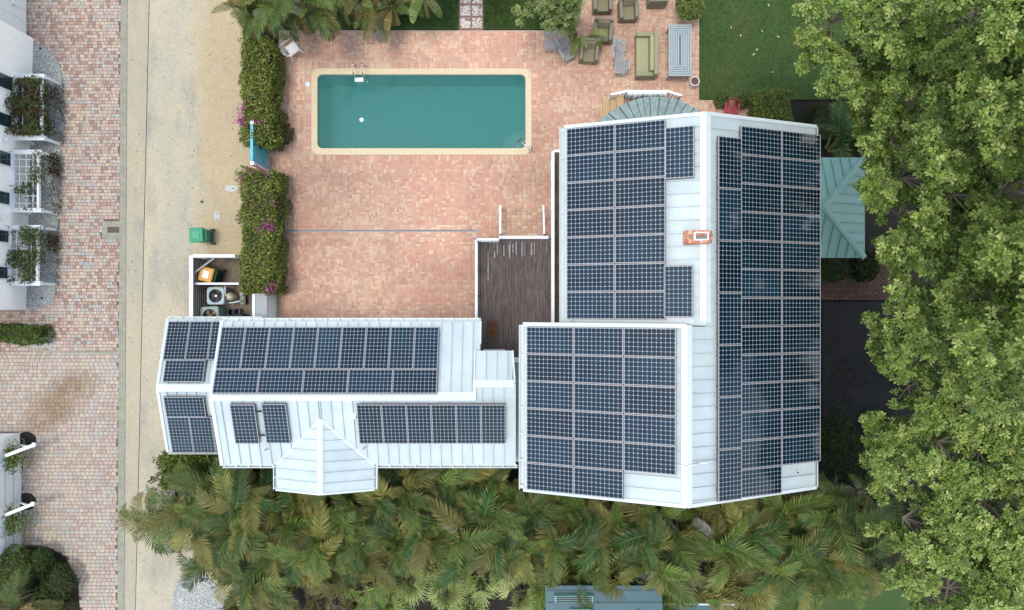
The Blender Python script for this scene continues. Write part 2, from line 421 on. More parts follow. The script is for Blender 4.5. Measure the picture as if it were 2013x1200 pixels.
# soldier course round the pool and stretcher courses beside the slot drain
w = .088
ox0, oy0, ox1, oy1 = POOL_O
for k in range(int((ox1 - ox0 + .5)/w)):
    x = ox0 - .25 + (k + .5)*w
    for y in (oy0 - .125, oy1 + .125):
        c, key = brick_col(x, y); bricks.append((x, y, w - j, .235, c, key))
for k in range(int((oy1 - oy0)/w)):
    y = oy0 + (k + .5)*w
    for x in (ox0 - .125, ox1 + .125):
        c, key = brick_col(x, y); bricks.append((x, y, .235, w - j, c, key))
for k in range(int((PX(934) - PX(552))/.212)):
    x = PX(552) + (k + .5)*.212
    for dy in (-.192, -.095, .095, .192):
        c, key = brick_col(x, slot_v); bricks.append((x, slot_v + dy, .2, .09, c, key))
lay(patio, bricks, 0.0, .014, M_brick, 'brick', 'bricks', (-1.5, 1.0))

# street: paver apron on the left
M_bed = mat('paver_bed', A(118, 104, 94), .95, var=.2, vscale=6)
APR_UP = [(150, -30), (238, -30), (233, 690), (-30, 690), (-30, 606), (52, 608), (92, 600), (110, 575), (122, 180), (118, 130), (100, 105), (65, 88), (50, 60), (56, -30)]
APR_LO = [(-30, 694), (233, 694), (230, 1230), (160, 1230), (155, 1150), (130, 1095), (96, 1076), (42, 1074), (42, 850), (-30, 848)]
apr = MB()
apr.box(PX(-60), PY(1700), -.05, PX(236), PY(-500), 0.0)
apron = struct('street_paving', apr, M_bed)
PAL = [A(*c) for c in ((216, 188, 174), (206, 176, 164), (192, 180, 176), (220, 204, 178), (180, 146, 132), (186, 190, 188), (214, 196, 176), (200, 164, 150), (222, 198, 184), (204, 196, 186), (166, 136, 124), (212, 184, 164))]
PAL2 = [A(*c) for c in ((212, 190, 178), (200, 178, 168), (190, 184, 180), (218, 204, 176), (192, 164, 154), (190, 194, 192), (214, 194, 178), (208, 182, 170), (218, 198, 188), (206, 198, 190), (188, 158, 146), (222, 208, 180))]
items = []
def courses(poly, pal, ch, widths, tid):
    pw = pix_poly(poly); ys = [p[1] for p in pw]; xs = [p[0] for p in pw]
    y = min(ys)
    while y < max(ys):
        x = min(xs) - random.random()*.2
        while x < max(xs):
            w = random.choice(widths)
            cx, cy = x + w/2, y + ch/2
            if inpoly(cx, cy, pw):
                k = random.randrange(len(pal))
                tone = vnoise(cx, cy, .45)
                if tone > .6 and random.random() < .45: k = random.choice([4, 7, 10, 1])
                # rust-brown stain patch on the lower apron
                mx_ = .85 if tid == 1 else .55
                c = tuple((a_*mx_ + b_*(1 - mx_))*m_ for a_, b_, m_ in zip(pal[k], A(200, 186, 172), (.95, .97, .94)))
                sx, sy = PX(115), PY(790)
                dd = ((cx - sx)*.75 + (cy - sy)*.66)/2.0, (-(cx - sx)*.66 + (cy - sy)*.75)/.95
                f = max(0, min(1, 1.15 - math.sqrt(dd[0]**2 + dd[1]**2)))*(.5 + .8*vnoise(cx, cy, 2.6)) if tid == 2 else 0
                if f > .08: f = round(min(1, f*1.5)*6)/6; c = tuple(a*(1 - f + f*b) for a, b in zip(c, (.66, .56, .44))); k += 50 + int(f*600)
                if not (PX(200) < cx < PX(239) and PY(471) < cy < PY(434)): items.append((cx, cy, w - .013, ch - .013, c, k + 100*tid))
            x += w
        y += ch
courses(APR_UP, PAL, .135, (.1, .135, .135, .18, .2), 1)
courses(APR_LO, PAL2, .15, (.15, .2, .2, .2), 2)
lay(apron, items, 0.0, .014, M_paver, 'paver', 'pavers', (PX(200), PY(600)))

# kerb strip, lane slab, road slab, aggregate yard
def strip(name, pts, z, m):
    mb = MB(); mb.prism([(PX(u), PY(v)) for u, v in pts], z - .08, z); return struct(name, mb, m)
strip('kerb_strip', [(228.7, 1700), (241.7, 1700), (253.3, -500), (240.3, -500)], .022, M_conc)
strip('lane', [(242.1, 1700), (254.4, 1700), (304.4, -500), (253.7, -500)], .010, M_lane)
mb = MB(); mb.prism([(PX(u), PY(v)) for u, v in [(255.6, 1700), (480, 1700), (470, 1130), (410, 1060), (350, 1010), (330, 880), (556, 640), (556, 200), (478, 200), (480, -500), (305.8, -500)]], -.07, .010); struct('road', mb, M_road)
# joint shadow gap is real: dark filler strip lower than both slabs
mb = MB(); mb.prism([(PX(u), PY(v)) for u, v in [(254, 1700), (256, 1700), (306.2, -500), (304, -500)]], -.05, -.02); struct('road_joint', mb, mat('joint_filler', A(60, 62, 58), .9))
mb = MB(); mb.prism(pix_poly([(60, 688), (232, 692.5), (232, 696.5), (60, 693)]), -.03, .018); struct('cross_band', mb, M_conc)
# gravel beds beside the left house
def curve(pts): return pix_poly(pts)
mb = MB(); mb.prism(curve([(66, 88), (84, 92), (102, 103), (114, 120), (121, 140), (123, 170), (120, 330), (113, 470), (109, 575), (103, 592), (90, 602), (70, 607), (50, 608)]), -.04, .020); struct('gravel_bed', mb, M_gravel)
mb = MB(); mb.prism(curve([(66, 650), (84, 648), (97, 655), (105, 670), (106, 686), (62, 685)]), -.04, .020); struct('gravel_bed', mb, M_gravel)
mb = MB(); mb.prism(curve([(348, 1140), (400, 1128), (440, 1160), (460, 1240), (328, 1240)]), -.04, .022); struct('gravel_bed', mb, M_gravel)
# lawns
mb = MB(); mb.prism(curve([(640, -400), (1132, -400), (1132, 58), (640, 58)]), -.05, .012); struct('lawn', mb, M_lawn)
mb = MB(); mb.prism(curve([(1375, -400), (1720, -400), (1720, 196), (1375, 196)]), -.05, .012); struct('lawn', mb, M_lawn)
mb = MB(); mb.prism(curve([(1480, 1120), (1800, 1120), (1800, 1260), (1480, 1260)]), -.05, .012); struct('lawn', mb, M_lawn)
# dark drive and brick path under the big trees
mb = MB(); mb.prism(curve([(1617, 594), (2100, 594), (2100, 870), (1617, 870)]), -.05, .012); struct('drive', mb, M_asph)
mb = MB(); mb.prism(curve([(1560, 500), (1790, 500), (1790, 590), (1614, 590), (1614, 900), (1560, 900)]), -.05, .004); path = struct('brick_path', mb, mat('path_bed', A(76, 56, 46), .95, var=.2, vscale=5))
pb = []
for poly in ([(1600, 505), (1770, 505), (1770, 588), (1600, 588)], [(1600, 592), (1613, 592), (1613, 890), (1600, 890)]):
    pw = pix_poly(poly); y = min(p[1] for p in pw); r = 0
    while y < max(p[1] for p in pw):
        x = min(p[0] for p in pw) + (r % 2)*.1
        while x < max(p[0] for p in pw) - .1:
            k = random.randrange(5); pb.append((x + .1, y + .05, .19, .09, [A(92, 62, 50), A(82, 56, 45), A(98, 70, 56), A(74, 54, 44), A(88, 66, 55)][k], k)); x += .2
        y += .1; r += 1
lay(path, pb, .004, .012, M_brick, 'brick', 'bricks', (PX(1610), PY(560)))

# grass blades
def grass_blades(name, polys, n, label):
    pos = []
    for poly in polys:
        pw = pix_poly(poly); xs = [p[0] for p in pw]; ys = [p[1] for p in pw]
        k = 0
        while k < n:
            x = random.uniform(min(xs), max(xs)); y = random.uniform(min(ys), max(ys))
            if inpoly(x, y, pw): pos.append((x, y, .01)); k += 1
    pos = np.array(pos); N = len(pos)
    a = rng.random(N)*2*np.pi; el = .5 + rng.random(N)*.8
    d = np.stack([np.cos(a)*np.cos(el), np.sin(a)*np.cos(el), np.sin(el)], 1)
    up = np.stack([-np.cos(a)*np.sin(el), -np.sin(a)*np.sin(el), np.cos(el)], 1)
    base = np.array(A(62, 98, 34)); base2 = np.array(A(92, 110, 46))
    patch = np.array([vnoise(p[0], p[1], .9) for p in pos])
    t = np.clip(rng.random(N)*.6 + (patch - .5)*.9, 0, 1)[:, None]
    cols = base*(1 - t) + base2*t
    o = leaf_cloud(name, pos, d, up, .05 + rng.random(N)*.05, .22, cols, M_hleaf, tmpl=LEAF4)
    tag(o, label, 'grass', kind='stuff')
grass_blades('grass', [[(640, -40), (903, -40), (903, 57), (640, 57)], [(950, -40), (1130, -40), (1130, 57), (950, 57)], [(1376, -40), (1720, -40), (1720, 195), (1376, 195)]], 9000, 'short green lawn grass behind the pool and beside the outdoor table')

# ------------------------------------------------------------------ pool
def rrect(x0, y0, x1, y1, r, n=8):
    pts = []
    for cx, cy, a0 in ((x1 - r, y1 - r, 0), (x0 + r, y1 - r, 90), (x0 + r, y0 + r, 180), (x1 - r, y0 + r, 270)):
        for k in range(n + 1):
            a = R(a0 + 90*k/n); pts.append((cx + r*math.cos(a), cy + r*math.sin(a)))
    return pts
pool = empty('swimming_pool', ((ox0 + ox1)/2, (oy0 + oy1)/2, 0), 'long rectangular swimming pool with teal water and cream stone coping in the patio', 'pool')
M_cop = mat('travertine', A(238, 222, 186), .75, var=.08, vscale=9, color2=A(228, 208, 166), bump=.15, bscale=80)
outer = rrect(*POOL_O, .35); inner = rrect(*POOL_I, .2)
MB().ring(outer, inner, -.02, .03).build('coping', M_cop, pool, bevel=.008)
M_plaster = mat('pool_plaster', A(196, 216, 210), .7, var=.05, vscale=2)
mb = MB(); n = len(inner)
zf = [-1.35]*n
vs = [(x, y, -.021) for x, y in inner] + [(x, y, -1.5) for x, y in inner]
mb.faces(vs, [(k, n + k, n + (k + 1) % n, (k + 1) % n) for k in range(n)] + [tuple(range(n, 2*n))])
# rounded corner steps in the south-east corner
for r, z in ((.42, -.28), (.68, -.52), (.94, -.76)):
    c = (POOL_I[2] - .01, POOL_I[1] + .01)
    arc = [c] + [(c[0] - r*math.sin(R(a)), c[1] + r*math.cos(R(a))) for a in range(0, 91, 6)]
    mb.prism(arc, -1.499, z)
mb.build('basin', M_plaster, pool)
def water_material():
    m = bpy.data.materials.new('pool_water'); m.use_nodes = True
    n = m.node_tree.nodes; l = m.node_tree.links; n.remove(n['Principled BSDF']); out = n['Material Output']
    tr = n.new('ShaderNodeBsdfTransparent'); tr.inputs[0].default_value = (.92, 1, 1, 1)
    va = n.new('ShaderNodeVolumeAbsorption'); va.inputs[0].default_value = (.30, .80, .76, 1); va.inputs['Density'].default_value = .75; l.new(va.outputs[0], out.inputs['Volume'])
    df = n.new('ShaderNodeBsdfDiffuse'); df.inputs[0].default_value = (*A(66, 150, 142), 1)
    gl = n.new('ShaderNodeBsdfGlossy'); gl.inputs['Roughness'].default_value = .02
    fr = n.new('ShaderNodeFresnel'); fr.inputs[0].default_value = 1.38
    geo = n.new('ShaderNodeNewGeometry'); no = n.new('ShaderNodeTexNoise'); no.inputs['Scale'].default_value = 5.0; no.inputs['Detail'].default_value = 3
    l.new(geo.outputs['Position'], no.inputs[0]); bp = n.new('ShaderNodeBump'); bp.inputs['Strength'].default_value = .12; bp.inputs['Distance'].default_value = .05
    l.new(no.outputs['Fac'], bp.inputs['Height']); l.new(bp.outputs[0], gl.inputs['Normal']); l.new(bp.outputs[0], fr.inputs['Normal'])
    m1 = n.new('ShaderNodeMixShader'); m1.inputs[0].default_value = .50; l.new(tr.outputs[0], m1.inputs[1]); l.new(df.outputs[0], m1.inputs[2])
    m2 = n.new('ShaderNodeMixShader'); l.new(fr.outputs[0], m2.inputs[0]); l.new(m1.outputs[0], m2.inputs[1]); l.new(gl.outputs[0], m2.inputs[2])
    l.new(m2.outputs[0], out.inputs[0]); return m
MB().prism(rrect(POOL_I[0] - .006, POOL_I[1] - .006, POOL_I[2] + .006, POOL_I[3] + .006, .2), -1.53, -.10).build('water', water_material(), pool)
# ladder
lad = empty('pool_ladder', P(706, 140), 'chrome pool ladder with white step on the far side of the pool', 'ladder')
for u in (692, 710):
    x = PX(u + 4, .3); y0 = PY(148)
    mb = MB(); mb.tube([(x, y0 + .36, .0), (x, y0 + .36, .42), (x, y0 + .30, .55), (x, y0 + .18, .60), (x, y0 + .02, .55), (x, y0 - .10, .35), (x, y0 - .13, -.05), (x, y0 - .13, -.9)], .021, 8)
    mb.build('rail', M_chrome, lad, smooth=True)
for z in (-.07, -.4, -.72):
    MB().box(PX(697), PY(148) - .26, z, PX(714), PY(148) - .09, z + .04).build('step', M_white, lad)
hr = empty('pool_handrail', P(1040, 298), 'chrome handrail at the rounded steps in the pool corner', 'handrail')
a = P(1020, 278, .0); b = P(1043, 300, 0)
d = (b - a)
for s in (-.05, .05):
    mb = MB(); pr = Vector((s, s*.6, 0))
    mb.tube([b + pr + Vector((0, 0, 0)), b + pr + Vector((0, 0, .55)), b - d*.15 + pr + Vector((0, 0, .72)), a + pr + Vector((0, 0, .45)), a - d*.08 + pr + Vector((0, 0, .25)), a - d*.08 + pr + Vector((0, 0, -.3))], .018, 8)
    mb.build('rail', M_chrome, hr, smooth=True)
fl = empty('chlorine_float', P(711, 236, -.1), 'small white round float drifting in the pool', 'float')
MB().lathe(wloc(fl), [(0, -.03), (.07, -.03), (.09, 0), (.085, .03), (.045, .04), (0, .042)], 20).build('float_body', mat('float_plastic', (.75, .85, .85), .4), fl, smooth=True)
MB().lathe(wloc(fl) + Vector((0, 0, .03)), [(.045, .0), (.045, .03), (0, .032)], 16).build('cap', M_white, fl)
sk = empty('skimmer_lid', P(605, 166), 'round white skimmer lid in the bricks left of the pool', 'lid')
MB().lathe(wloc(sk), [(.10, 0), (.10, .022), (.07, .026), (0, .027)], 20).build('lid', M_white, sk)
MB().cyl(wloc(sk) + Vector((0, 0, .024)), wloc(sk) + Vector((0, 0, .034)), .02, .02, 10).build('knob', M_slat, sk)
# slot drain
dr = empty('slot_drain', (PX(748), slot_v, 0), 'long thin metal slot drain crossing the brick patio', 'drain')
MB().box(PX(553), slot_v - .045, -.01, PX(943), slot_v - .012, .022).build('rim', M_slat, dr)
MB().box(PX(553), slot_v + .012, -.01, PX(943), slot_v + .045, .022).build('rim', M_slat, dr)
MB().box(PX(553), slot_v - .011, -.01, PX(943), slot_v + .011, .008).build('grate', M_dark, dr)

# ------------------------------------------------------------------ roofs
def clip(poly, ax, lim, keep_less):
    out = []
    for i in range(len(poly)):
        p, q = poly[i], poly[(i + 1) % len(poly)]
        ip = (p[ax] <= lim) if keep_less else (p[ax] >= lim); iq = (q[ax] <= lim) if keep_less else (q[ax] >= lim)
        if ip: out.append(p)
        if ip != iq:
            t = (lim - p[ax])/(q[ax] - p[ax]); out.append((p[0] + t*(q[0] - p[0]), p[1] + t*(q[1] - p[1])))
    return out
def roof_plane(parent, poly, d, spacing, m, start=None, rib=.042):
    poly = [Vector(p) for p in poly]; d = Vector(d).normalized()
    nrm = (poly[1] - poly[0]).cross(poly[2] - poly[0]).normalized()
    if nrm.z < 0: nrm = -nrm
    d = (d - nrm*d.dot(nrm)).normalized(); s = nrm.cross(d).normalized(); o = poly[0]
    p2 = [((p - o).dot(s), (p - o).dot(d)) for p in poly]
    lo = min(p[0] for p in p2); hi = max(p[0] for p in p2)
    k = 0; a = lo if start is None else lo - start
    while a < hi - .02:
        b = min(a + spacing, hi)
        c = clip(clip(p2, 0, max(a, lo) + .002, False), 0, b - .002, True)
        if len(c) >= 3:
            w3 = lambda q, h: o + s*q[0] + d*q[1] + nrm*h
            mb = MB(); n_ = len(c)
            mb.faces([w3(q, -.02) for q in c] + [w3(q, 0) for q in c], [tuple(range(n_)), tuple(range(n_, 2*n_))] + [(i, (i + 1) % n_, n_ + (i + 1) % n_, n_ + i) for i in range(n_)])
            # raised standing seam along the strip's edge
            xs = max(a, lo) + .014
            ts = []
            for i in range(n_):
                p, q = c[i], c[(i + 1) % n_]
                if (p[0] - xs)*(q[0] - xs) < 0: ts.append(p[1] + (xs - p[0])/(q[0] - p[0])*(q[1] - p[1]))
            if len(ts) >= 2 and max(ts) - min(ts) > .1 and a > lo - .001 - (0 if start is None else spacing):
                mb.bar(w3((xs, min(ts) + .03), rib/2), w3((xs, max(ts) - .03), rib/2), .020, rib, nrm)
            mb.build('roof_panel', m, parent)
        a += spacing; k += 1
def underlay(house, polys, m, depth=.10):
    mb = MB()
    for poly in polys:
        n_ = len(poly); lo = [Vector(p) - Vector((0, 0, depth)) for p in poly]; hi = [Vector(p) - Vector((0, 0, .024)) for p in poly]
        mb.faces(lo + hi, [tuple(range(n_)), tuple(range(n_, 2*n_))] + [(i, (i + 1) % n_, n_ + (i + 1) % n_, n_ + i) for i in range(n_)])
    return mb.build('roof', m, house)
def cap(parent, p0, p1, w, sl, m=None, name='ridge_cap'):
    """folded ridge cap: two flanges dropping at slope sl"""
    p0 = Vector(p0); p1 = Vector(p1); d = (p1 - p0).normalized(); s = Vector((d.y, -d.x, 0)).normalized()
    up = Vector((0, 0, 1)); mb = MB()
    for sg in (-1, 1):
        e = s*sg*w - up*w*sl
        q = [p0 + up*.045, p1 + up*.045, p1 + e + up*.045, p0 + e + up*.045]
        lo = [x - up*.045 for x in q]
        mb.faces(q + lo, [(0, 1, 2, 3), (7, 6, 5, 4), (2, 6, 7, 3), (0, 3, 7, 4), (1, 5, 6, 2)])
    return mb.build(name, m or M_trim, parent)
def verge(parent, pts, m=None, w=.10, h=.14):
    mb = MB()
    for a, b in zip(pts[:-1], pts[1:]): mb.bar(Vector(a) + Vector((0, 0, -.03)), Vector(b) + Vector((0, 0, -.03)), w, h)
    return mb.build('verge_trim', m or M_trim, parent)
M_gutin = mat('gutter_debris', A(96, 92, 84), .9, var=.4, vscale=4)
def gutter(parent, p0, p1, out, every=.55, w=.13):
    p0 = Vector(p0); p1 = Vector(p1); out = Vector(out); up = Vector((0, 0, 1)); c = out*(w/2 + .01) - up*.09
    mb = MB()
    mb.bar(p0 + c - up*.05, p1 + c - up*.05, w, .012)
    mb.bar(p0 + out*(w + .01) - up*.07, p1 + out*(w + .01) - up*.07, .022, .14)
    mb.bar(p0 + out*.012 - up*.085, p1 + out*.012 - up*.085, .010, .09)
    g_ = mb.build('gutter', M_trim, parent)
    MB().bar(p0 + c - up*.035, p1 + c - up*.035, w - .03, .015).build('leaf_litter', M_gutin, g_) if False else None
    return g_
def gutter_straps(house, p0, p1, out, every=.55, w=.13):
    p0 = Vector(p0); p1 = Vector(p1); out = Vector(out); L = (p1 - p0).length; n_ = max(2, int(L/every)); mb = MB()
    for k in range(n_ + 1):
        q = p0.lerp(p1, (k + .15)/(n_ + .3)); mb.bar(q + Vector((0, 0, .0)), q + out*(w + .02) + Vector((0, 0, .004)), .03, .012)
    return tag(mb.build('gutter_straps', M_trim, house), kind='stuff')

# ---- two-storey main house
ZE, XE = H - 20.5, 9.11
X1, Z1 = 5.409, H - 19.08
X2, Z2 = 4.827, H - 18.855
XW1, ZW1 = 1.585, H - 20.55
XW2, ZW2 = .36, H - 20.57
YT, YB, YS = 5.35, -5.56, -.60
main = empty('main_house', (5.0, 0, 0), 'two-storey house with large white metal gable roof covered in solar panels', 'house')
M_side = mat('pale_siding', (.6, .65, .65), .75, var=.04, vscale=2)
mb = MB(); mb.box(2.15, -.9, 0, 8.6, 4.95, ZE - .05); mb.box(.95, -5.15, 0, 8.601, -.899, ZE - .052)
# gable triangles
for y, xr, zr, xw in ((4.95, X1, Z1, 2.15), (-5.15, X2, Z2, .95), (-.9, X2, Z2, .95)):
    zl = ZE - .06
    mb.prism([(0, 0)], 0, 0) if False else None
    t = .38
    mb.faces([(xw, y, zl), (8.6, y, zl), (xr, y, zr - .16), (xw, y - .1, zl), (8.6, y - .1, zl), (xr, y - .1, zr - .16)],
             [(0, 1, 2), (5, 4, 3), (0, 3, 4, 1), (1, 4, 5, 2), (2, 5, 3, 0)])
mb.build('wall', M_side, main)
W1 = [(XW1, YT, ZW1), (XW1, YS + .02, ZW1), (X1, YS + .02, Z1), (X1, YT, Z1)]
W2 = [(XW2, YS, ZW2), (XW2, YB, ZW2), (X2, YB, Z2), (X2, YS, Z2)]
E1 = [(XE, YT, ZE), (X1, YT, Z1), (X1, YS, Z1), (X2, YS, Z2), (X2, YB, Z2), (XE, YB + .09, ZE)]
mroof = underlay(main, [W1, W2, E1], M_side)
roof_plane(mroof, W1, (1, 0, .38), .372, M_roofw)
roof_plane(mroof, W2, (1, 0, .38), .372, M_roofw)
roof_plane(mroof, E1, (-1, 0, .38), .372, M_roofw)
cap(mroof, (X1, YT + .02, Z1), (X1, YS + .12, Z1), .155, .385)
cap(mroof, (X2, YS + .05, Z2), (X2, YB - .02, Z2), .155, .385)
verge(mroof, [(XW1, YT, ZW1), (X1, YT, Z1), (XE, YT, ZE)])
verge(mroof, [(XW2, YB, ZW2), (X2, YB, Z2), (XE, YB + .09, ZE)])
verge(mroof, [(XW2, YS + .02, ZW2), (X2, YS + .02, Z2)], w=.12, h=.18)
gutter(mroof, (XW1, YT, ZW1), (XW1, YS, ZW1), (-1, 0, 0)); gutter_straps(mroof, (XW1, YT, ZW1), (XW1, YS, ZW1), (-1, 0, 0), .82)
gutter(mroof, (XW2, YS, ZW2), (XW2, YB, ZW2), (-1, 0, 0)); gutter_straps(mroof, (XW2, YS, ZW2), (XW2, YB, ZW2), (-1, 0, 0), .82)
gutter(mroof, (XE, YT, ZE), (XE, YB + .09, ZE), (1, 0, 0), w=.06)
# flashing strip at the step, vent pipe, conduit over the ridge
MB().bar((XW1 + .3, YS + .16, ZW1 + .11), (X1 - .3, YS + .16, Z1 - .09), .2, .02, (-.36, 0, .93)).build('flashing', M_trim, mroof)
vp = P(1564, 927, ZE + .15)
MB().cyl(vp - Vector((0, 0, .2)), vp + Vector((0, 0, .16)), .045, .045, 12).build('vent_pipe', M_white, mroof, smooth=False)
MB().cyl(vp + Vector((0, 0, .15)), vp + Vector((0, 0, .165)), .033, .033, 12).build('vent_mouth', M_black, mroof)
zc = Z2 + .075; yc = PY(914, Z2)
cd = empty('conduit', (X2, yc, Z2), 'thin white cable conduit crossing the ridge near the south gable', 'conduit')
MB().tube([(X2 - .42, yc, zc - .16), (X2, yc - .03, zc), (X2 + .35, yc + .02, zc - .13), (X2 + .85, yc + .05, zc - .32)], .018, 6).build('pipe', M_white, cd, smooth=True)
MB().cyl((X2 + .52, yc + .02, zc - .195), (X2 + .57, yc + .025, zc - .215), .03, .03, 8).build('coupling', M_white, cd)
# downspout elbow at the north-east gable
q = P(1532, 228, 6.6)
MB().tube([(q.x - .5, YT - .1, 6.6), (q.x - .1, YT + .35, 6.62), (q.x + .02, YT + .36, 6.6), (q.x + .05, YT + .02, 6.1), (q.x + .05, YT + .02, .1)], .055, 8).build('downspout', M_trim, main, smooth=True)
for y0, y1 in ((-4.6, -3.4), (-2.4, -1.4), (1.0, 2.2), (3.0, 4.2)):
    x = 2.15 if y0 > -.5 else .95
    f = MB().box(x - .05, y0, 3.9, x + .02, y1, 5.5).build('window', M_white, main)
    MB().box(x - .06, y0 + .08, 3.98, x - .03, y1 - .08, 5.42).build('pane', M_glassdark, f)
# chimney
chim = empty('chimney', (5.17, 1.88, Z1 - .3), 'short brick chimney with white collar beside the main roof ridge', 'chimney')
cz = H - 18.69
MB().box(4.846, 1.715, 8.35, 5.50, 2.045, cz - .10).build('stack', M_bed, chim)
BC = [A(*c) for c in ((226, 156, 124), (216, 142, 110), (232, 172, 138), (206, 136, 110), (238, 196, 164))]
mb_b = fast_mesh('brick', brick_verts(.19, .058, .02, .004), BQ, M_brick, np.repeat(np.array([BC[0]]), 9, axis=0))
cb = [fast_mesh('brick', brick_verts(.185, .055, .018, .004), BQ, M_brick, np.repeat(np.array([c]), 9, axis=0)) for c in BC]
cbs = [fast_mesh('brick', brick_verts(.09, .055, .018, .004), BQ, M_brick, np.repeat(np.array([c]), 9, axis=0)) for c in BC]
for r in range(9):
    z = 8.62 + r*.065
    if z > cz - .12: break
    for k in range(2 if r % 2 else 1):
        pass
    # west face: axis u=y, outward -x
    ys = [1.80, 1.985] if r % 2 == 0 else [1.88]
    for y in ys:
        o = mkobj('brick', random.choice(cb), chim, Vector((4.846, y, z)) - wloc(chim), (R(90), 0, R(-90)))
    if r % 2:
        for y in (1.745, 2.015): mkobj('brick', random.choice(cbs), chim, Vector((4.846, y, z)) - wloc(chim), (R(90), 0, R(-90)))
    for k in range(3):
        x = 4.95 + k*.2 + (r % 2)*.06
        mkobj('brick', random.choice(cb), chim, Vector((x, 1.715, z)) - wloc(chim), (R(90), 0, 0))
        mkobj('brick', random.choice(cb), chim, Vector((x, 2.045, z)) - wloc(chim), (R(90), 0, R(180)))
# corbelled top course laid as separate bricks
ct = [fast_mesh('brick', brick_verts(.16, .096, .03, .005), BQ, M_brick, np.repeat(np.array([c]), 9, axis=0)) for c in BC]
for x in np.arange(4.90, 5.48, .104):
    for y in (1.785, 1.975): mkobj('brick', random.choice(ct), chim, Vector((x, y, cz - .10)) - wloc(chim), (0, 0, R(90)))
for y in (1.85, 1.91):
    for x in (4.90, 5.44): mkobj('brick', random.choice(ct), chim, Vector((x, y, cz - .10)) - wloc(chim), (0, 0, 0))
MB().ring(rrect(4.985, 1.77, 5.385, 2.0, .03, 3), rrect(5.02, 1.80, 5.35, 1.97, .02, 3), cz - .09, cz + .03).build('collar', M_white, chim)
MB().box(5.018, 1.798, cz - .12, 5.352, 1.88, cz - .02).build('damper', mat('damper', A(140, 150, 140), .6), chim)
MB().box(5.018, 1.882, cz - .12, 5.352, 1.972, cz - .08).build('flue_opening', M_black, chim)

# ---- middle wing
ZM, ZMR = H - 23.15, H - 22.30
YN, YSO = -.552, -5.417; YM = -2.985
XL = -9.824; XR = .09; XN = -1.06
SL = (ZMR - ZM)/(YN - YM)
ZK = H - 22.14; YK = -2.54; YKN = -1.51; ZKN = H - 22.5; XK = -1.22; XK1 = .02
wing = empty('garage_wing', (-4.8, -3.0, 0), 'long low wing with white ribbed metal roof joined to the main house', 'house')
XD = -6.34; ZD = H - 22.58; YD0 = -3.786; YD1 = -6.26; DL, DR = -7.99, -4.68
mb = MB(); mb.box(XL + .35, YSO + .4, 0, XN - .3, YN - .4, ZM - .05); mb.box(XN - .299, YSO + .4, 0, XR - .35, YM + .3, ZM - .051); mb.box(XK + .1, YM, 0, XK1 - .3, YKN - .25, ZKN - .1); mb.box(DL + .3, YD1 + .4, 0, DR - .3, YSO + .5, ZM - .06)
for x in (XL + .35, XN - .4):
    mb.faces([(x, YSO + .4, ZM - .06), (x, YN - .4, ZM - .06), (x, YM, ZMR - .15), (x + .1, YSO + .4, ZM - .06), (x + .1, YN - .4, ZM - .06), (x + .1, YM, ZMR - .15)], [(0, 1, 2), (5, 4, 3), (0, 3, 4, 1), (1, 4, 5, 2), (2, 5, 3, 0)])
y = YD1 + .4
mb.faces([(DL + .3, y, ZM - .06), (DR - .3, y, ZM - .06), (XD, y, ZD - .15), (DL + .3, y + .1, ZM - .06), (DR - .3, y + .1, ZM - .06), (XD, y + .1, ZD - .15)], [(0, 1, 2), (5, 4, 3), (0, 3, 4, 1), (1, 4, 5, 2), (2, 5, 3, 0)])
mb.build('wall', M_side, wing)
NP = [(XL, YN, ZM), (XN, YN, ZM), (XN, YM, ZMR), (XL, YM, ZMR)]
# south slope with the cross-gable valley cut out, carried up to the small raised ridge
SP = [(XL, YSO, ZM), (DL, YSO, ZM), (XD, YD0, ZD), (DR, YSO, ZM), (XR, YSO, ZM), (XR, YM, ZMR), (XL, YM, ZMR)]
SPa = [(XL, YSO, ZM), (DL, YSO, ZM), (XD, YD0, ZD), (XD, YM, ZMR), (XL, YM, ZMR)]
SPb = [(XD, YD0, ZD), (DR, YSO, ZM), (XR, YSO, ZM), (XR, YM, ZMR), (XD, YM, ZMR)]
SK = [(XK, YM, ZMR), (XR, YM, ZMR), (XK1 + .07, YK, ZK), (XK, YK, ZK)]
NK = [(XK, YKN, ZKN), (XK1, YKN, ZKN), (XK1, YK, ZK), (XK, YK, ZK)]
DW = [(DL, YSO, ZM), (DL + .02, YD1, ZM), (XD, YD1, ZD), (XD, YD0, ZD)]
DE = [(DR, YSO, ZM), (DR, YD1, ZM), (XD, YD1, ZD), (XD, YD0, ZD)]
wroof = underlay(wing, [NP, SPa, SPb, SK, NK, DW, DE], M_side, .09)
roof_plane(wroof, NP, (0, -1, SL), .354, M_roofw); roof_plane(wroof, SPa, (0, 1, SL), .354, M_roofw); roof_plane(wroof, SPb, (0, 1, SL), .354, M_roofw)
roof_plane(wroof, SK, (0, 1, SL), .354, M_roofw); roof_plane(wroof, NK, (0, -1, SL), .354, M_roofw)
roof_plane(wroof, DW, (1, 0, .35), .354, M_roofw); roof_plane(wroof, DE, (-1, 0, .35), .354, M_roofw)
cap(wroof, (XL - .02, YM, ZMR), (XK - .02, YM, ZMR), .15, SL); cap(wroof, (XK - .04, YK, ZK), (XK1 + .05, YK, ZK), .12, SL)
cap(wroof, (XK, YK + .02, ZK + .01), (XK, YM - .12, ZMR + .01), .05, .1, name='ridge_step'); cap(wroof, (XD, YD0 + .02, ZD), (XD, YD1 - .02, ZD), .10, .35)
for a_, b_ in (((XD, YD0, ZD), (DL, YSO, ZM)), ((XD, YD0, ZD), (DR, YSO, ZM))):
    MB().bar(Vector(a_) + Vector((0, 0, .012)), Vector(b_) + Vector((0, 0, .012)), .09, .02).build('valley_flashing', M_trim, wroof)
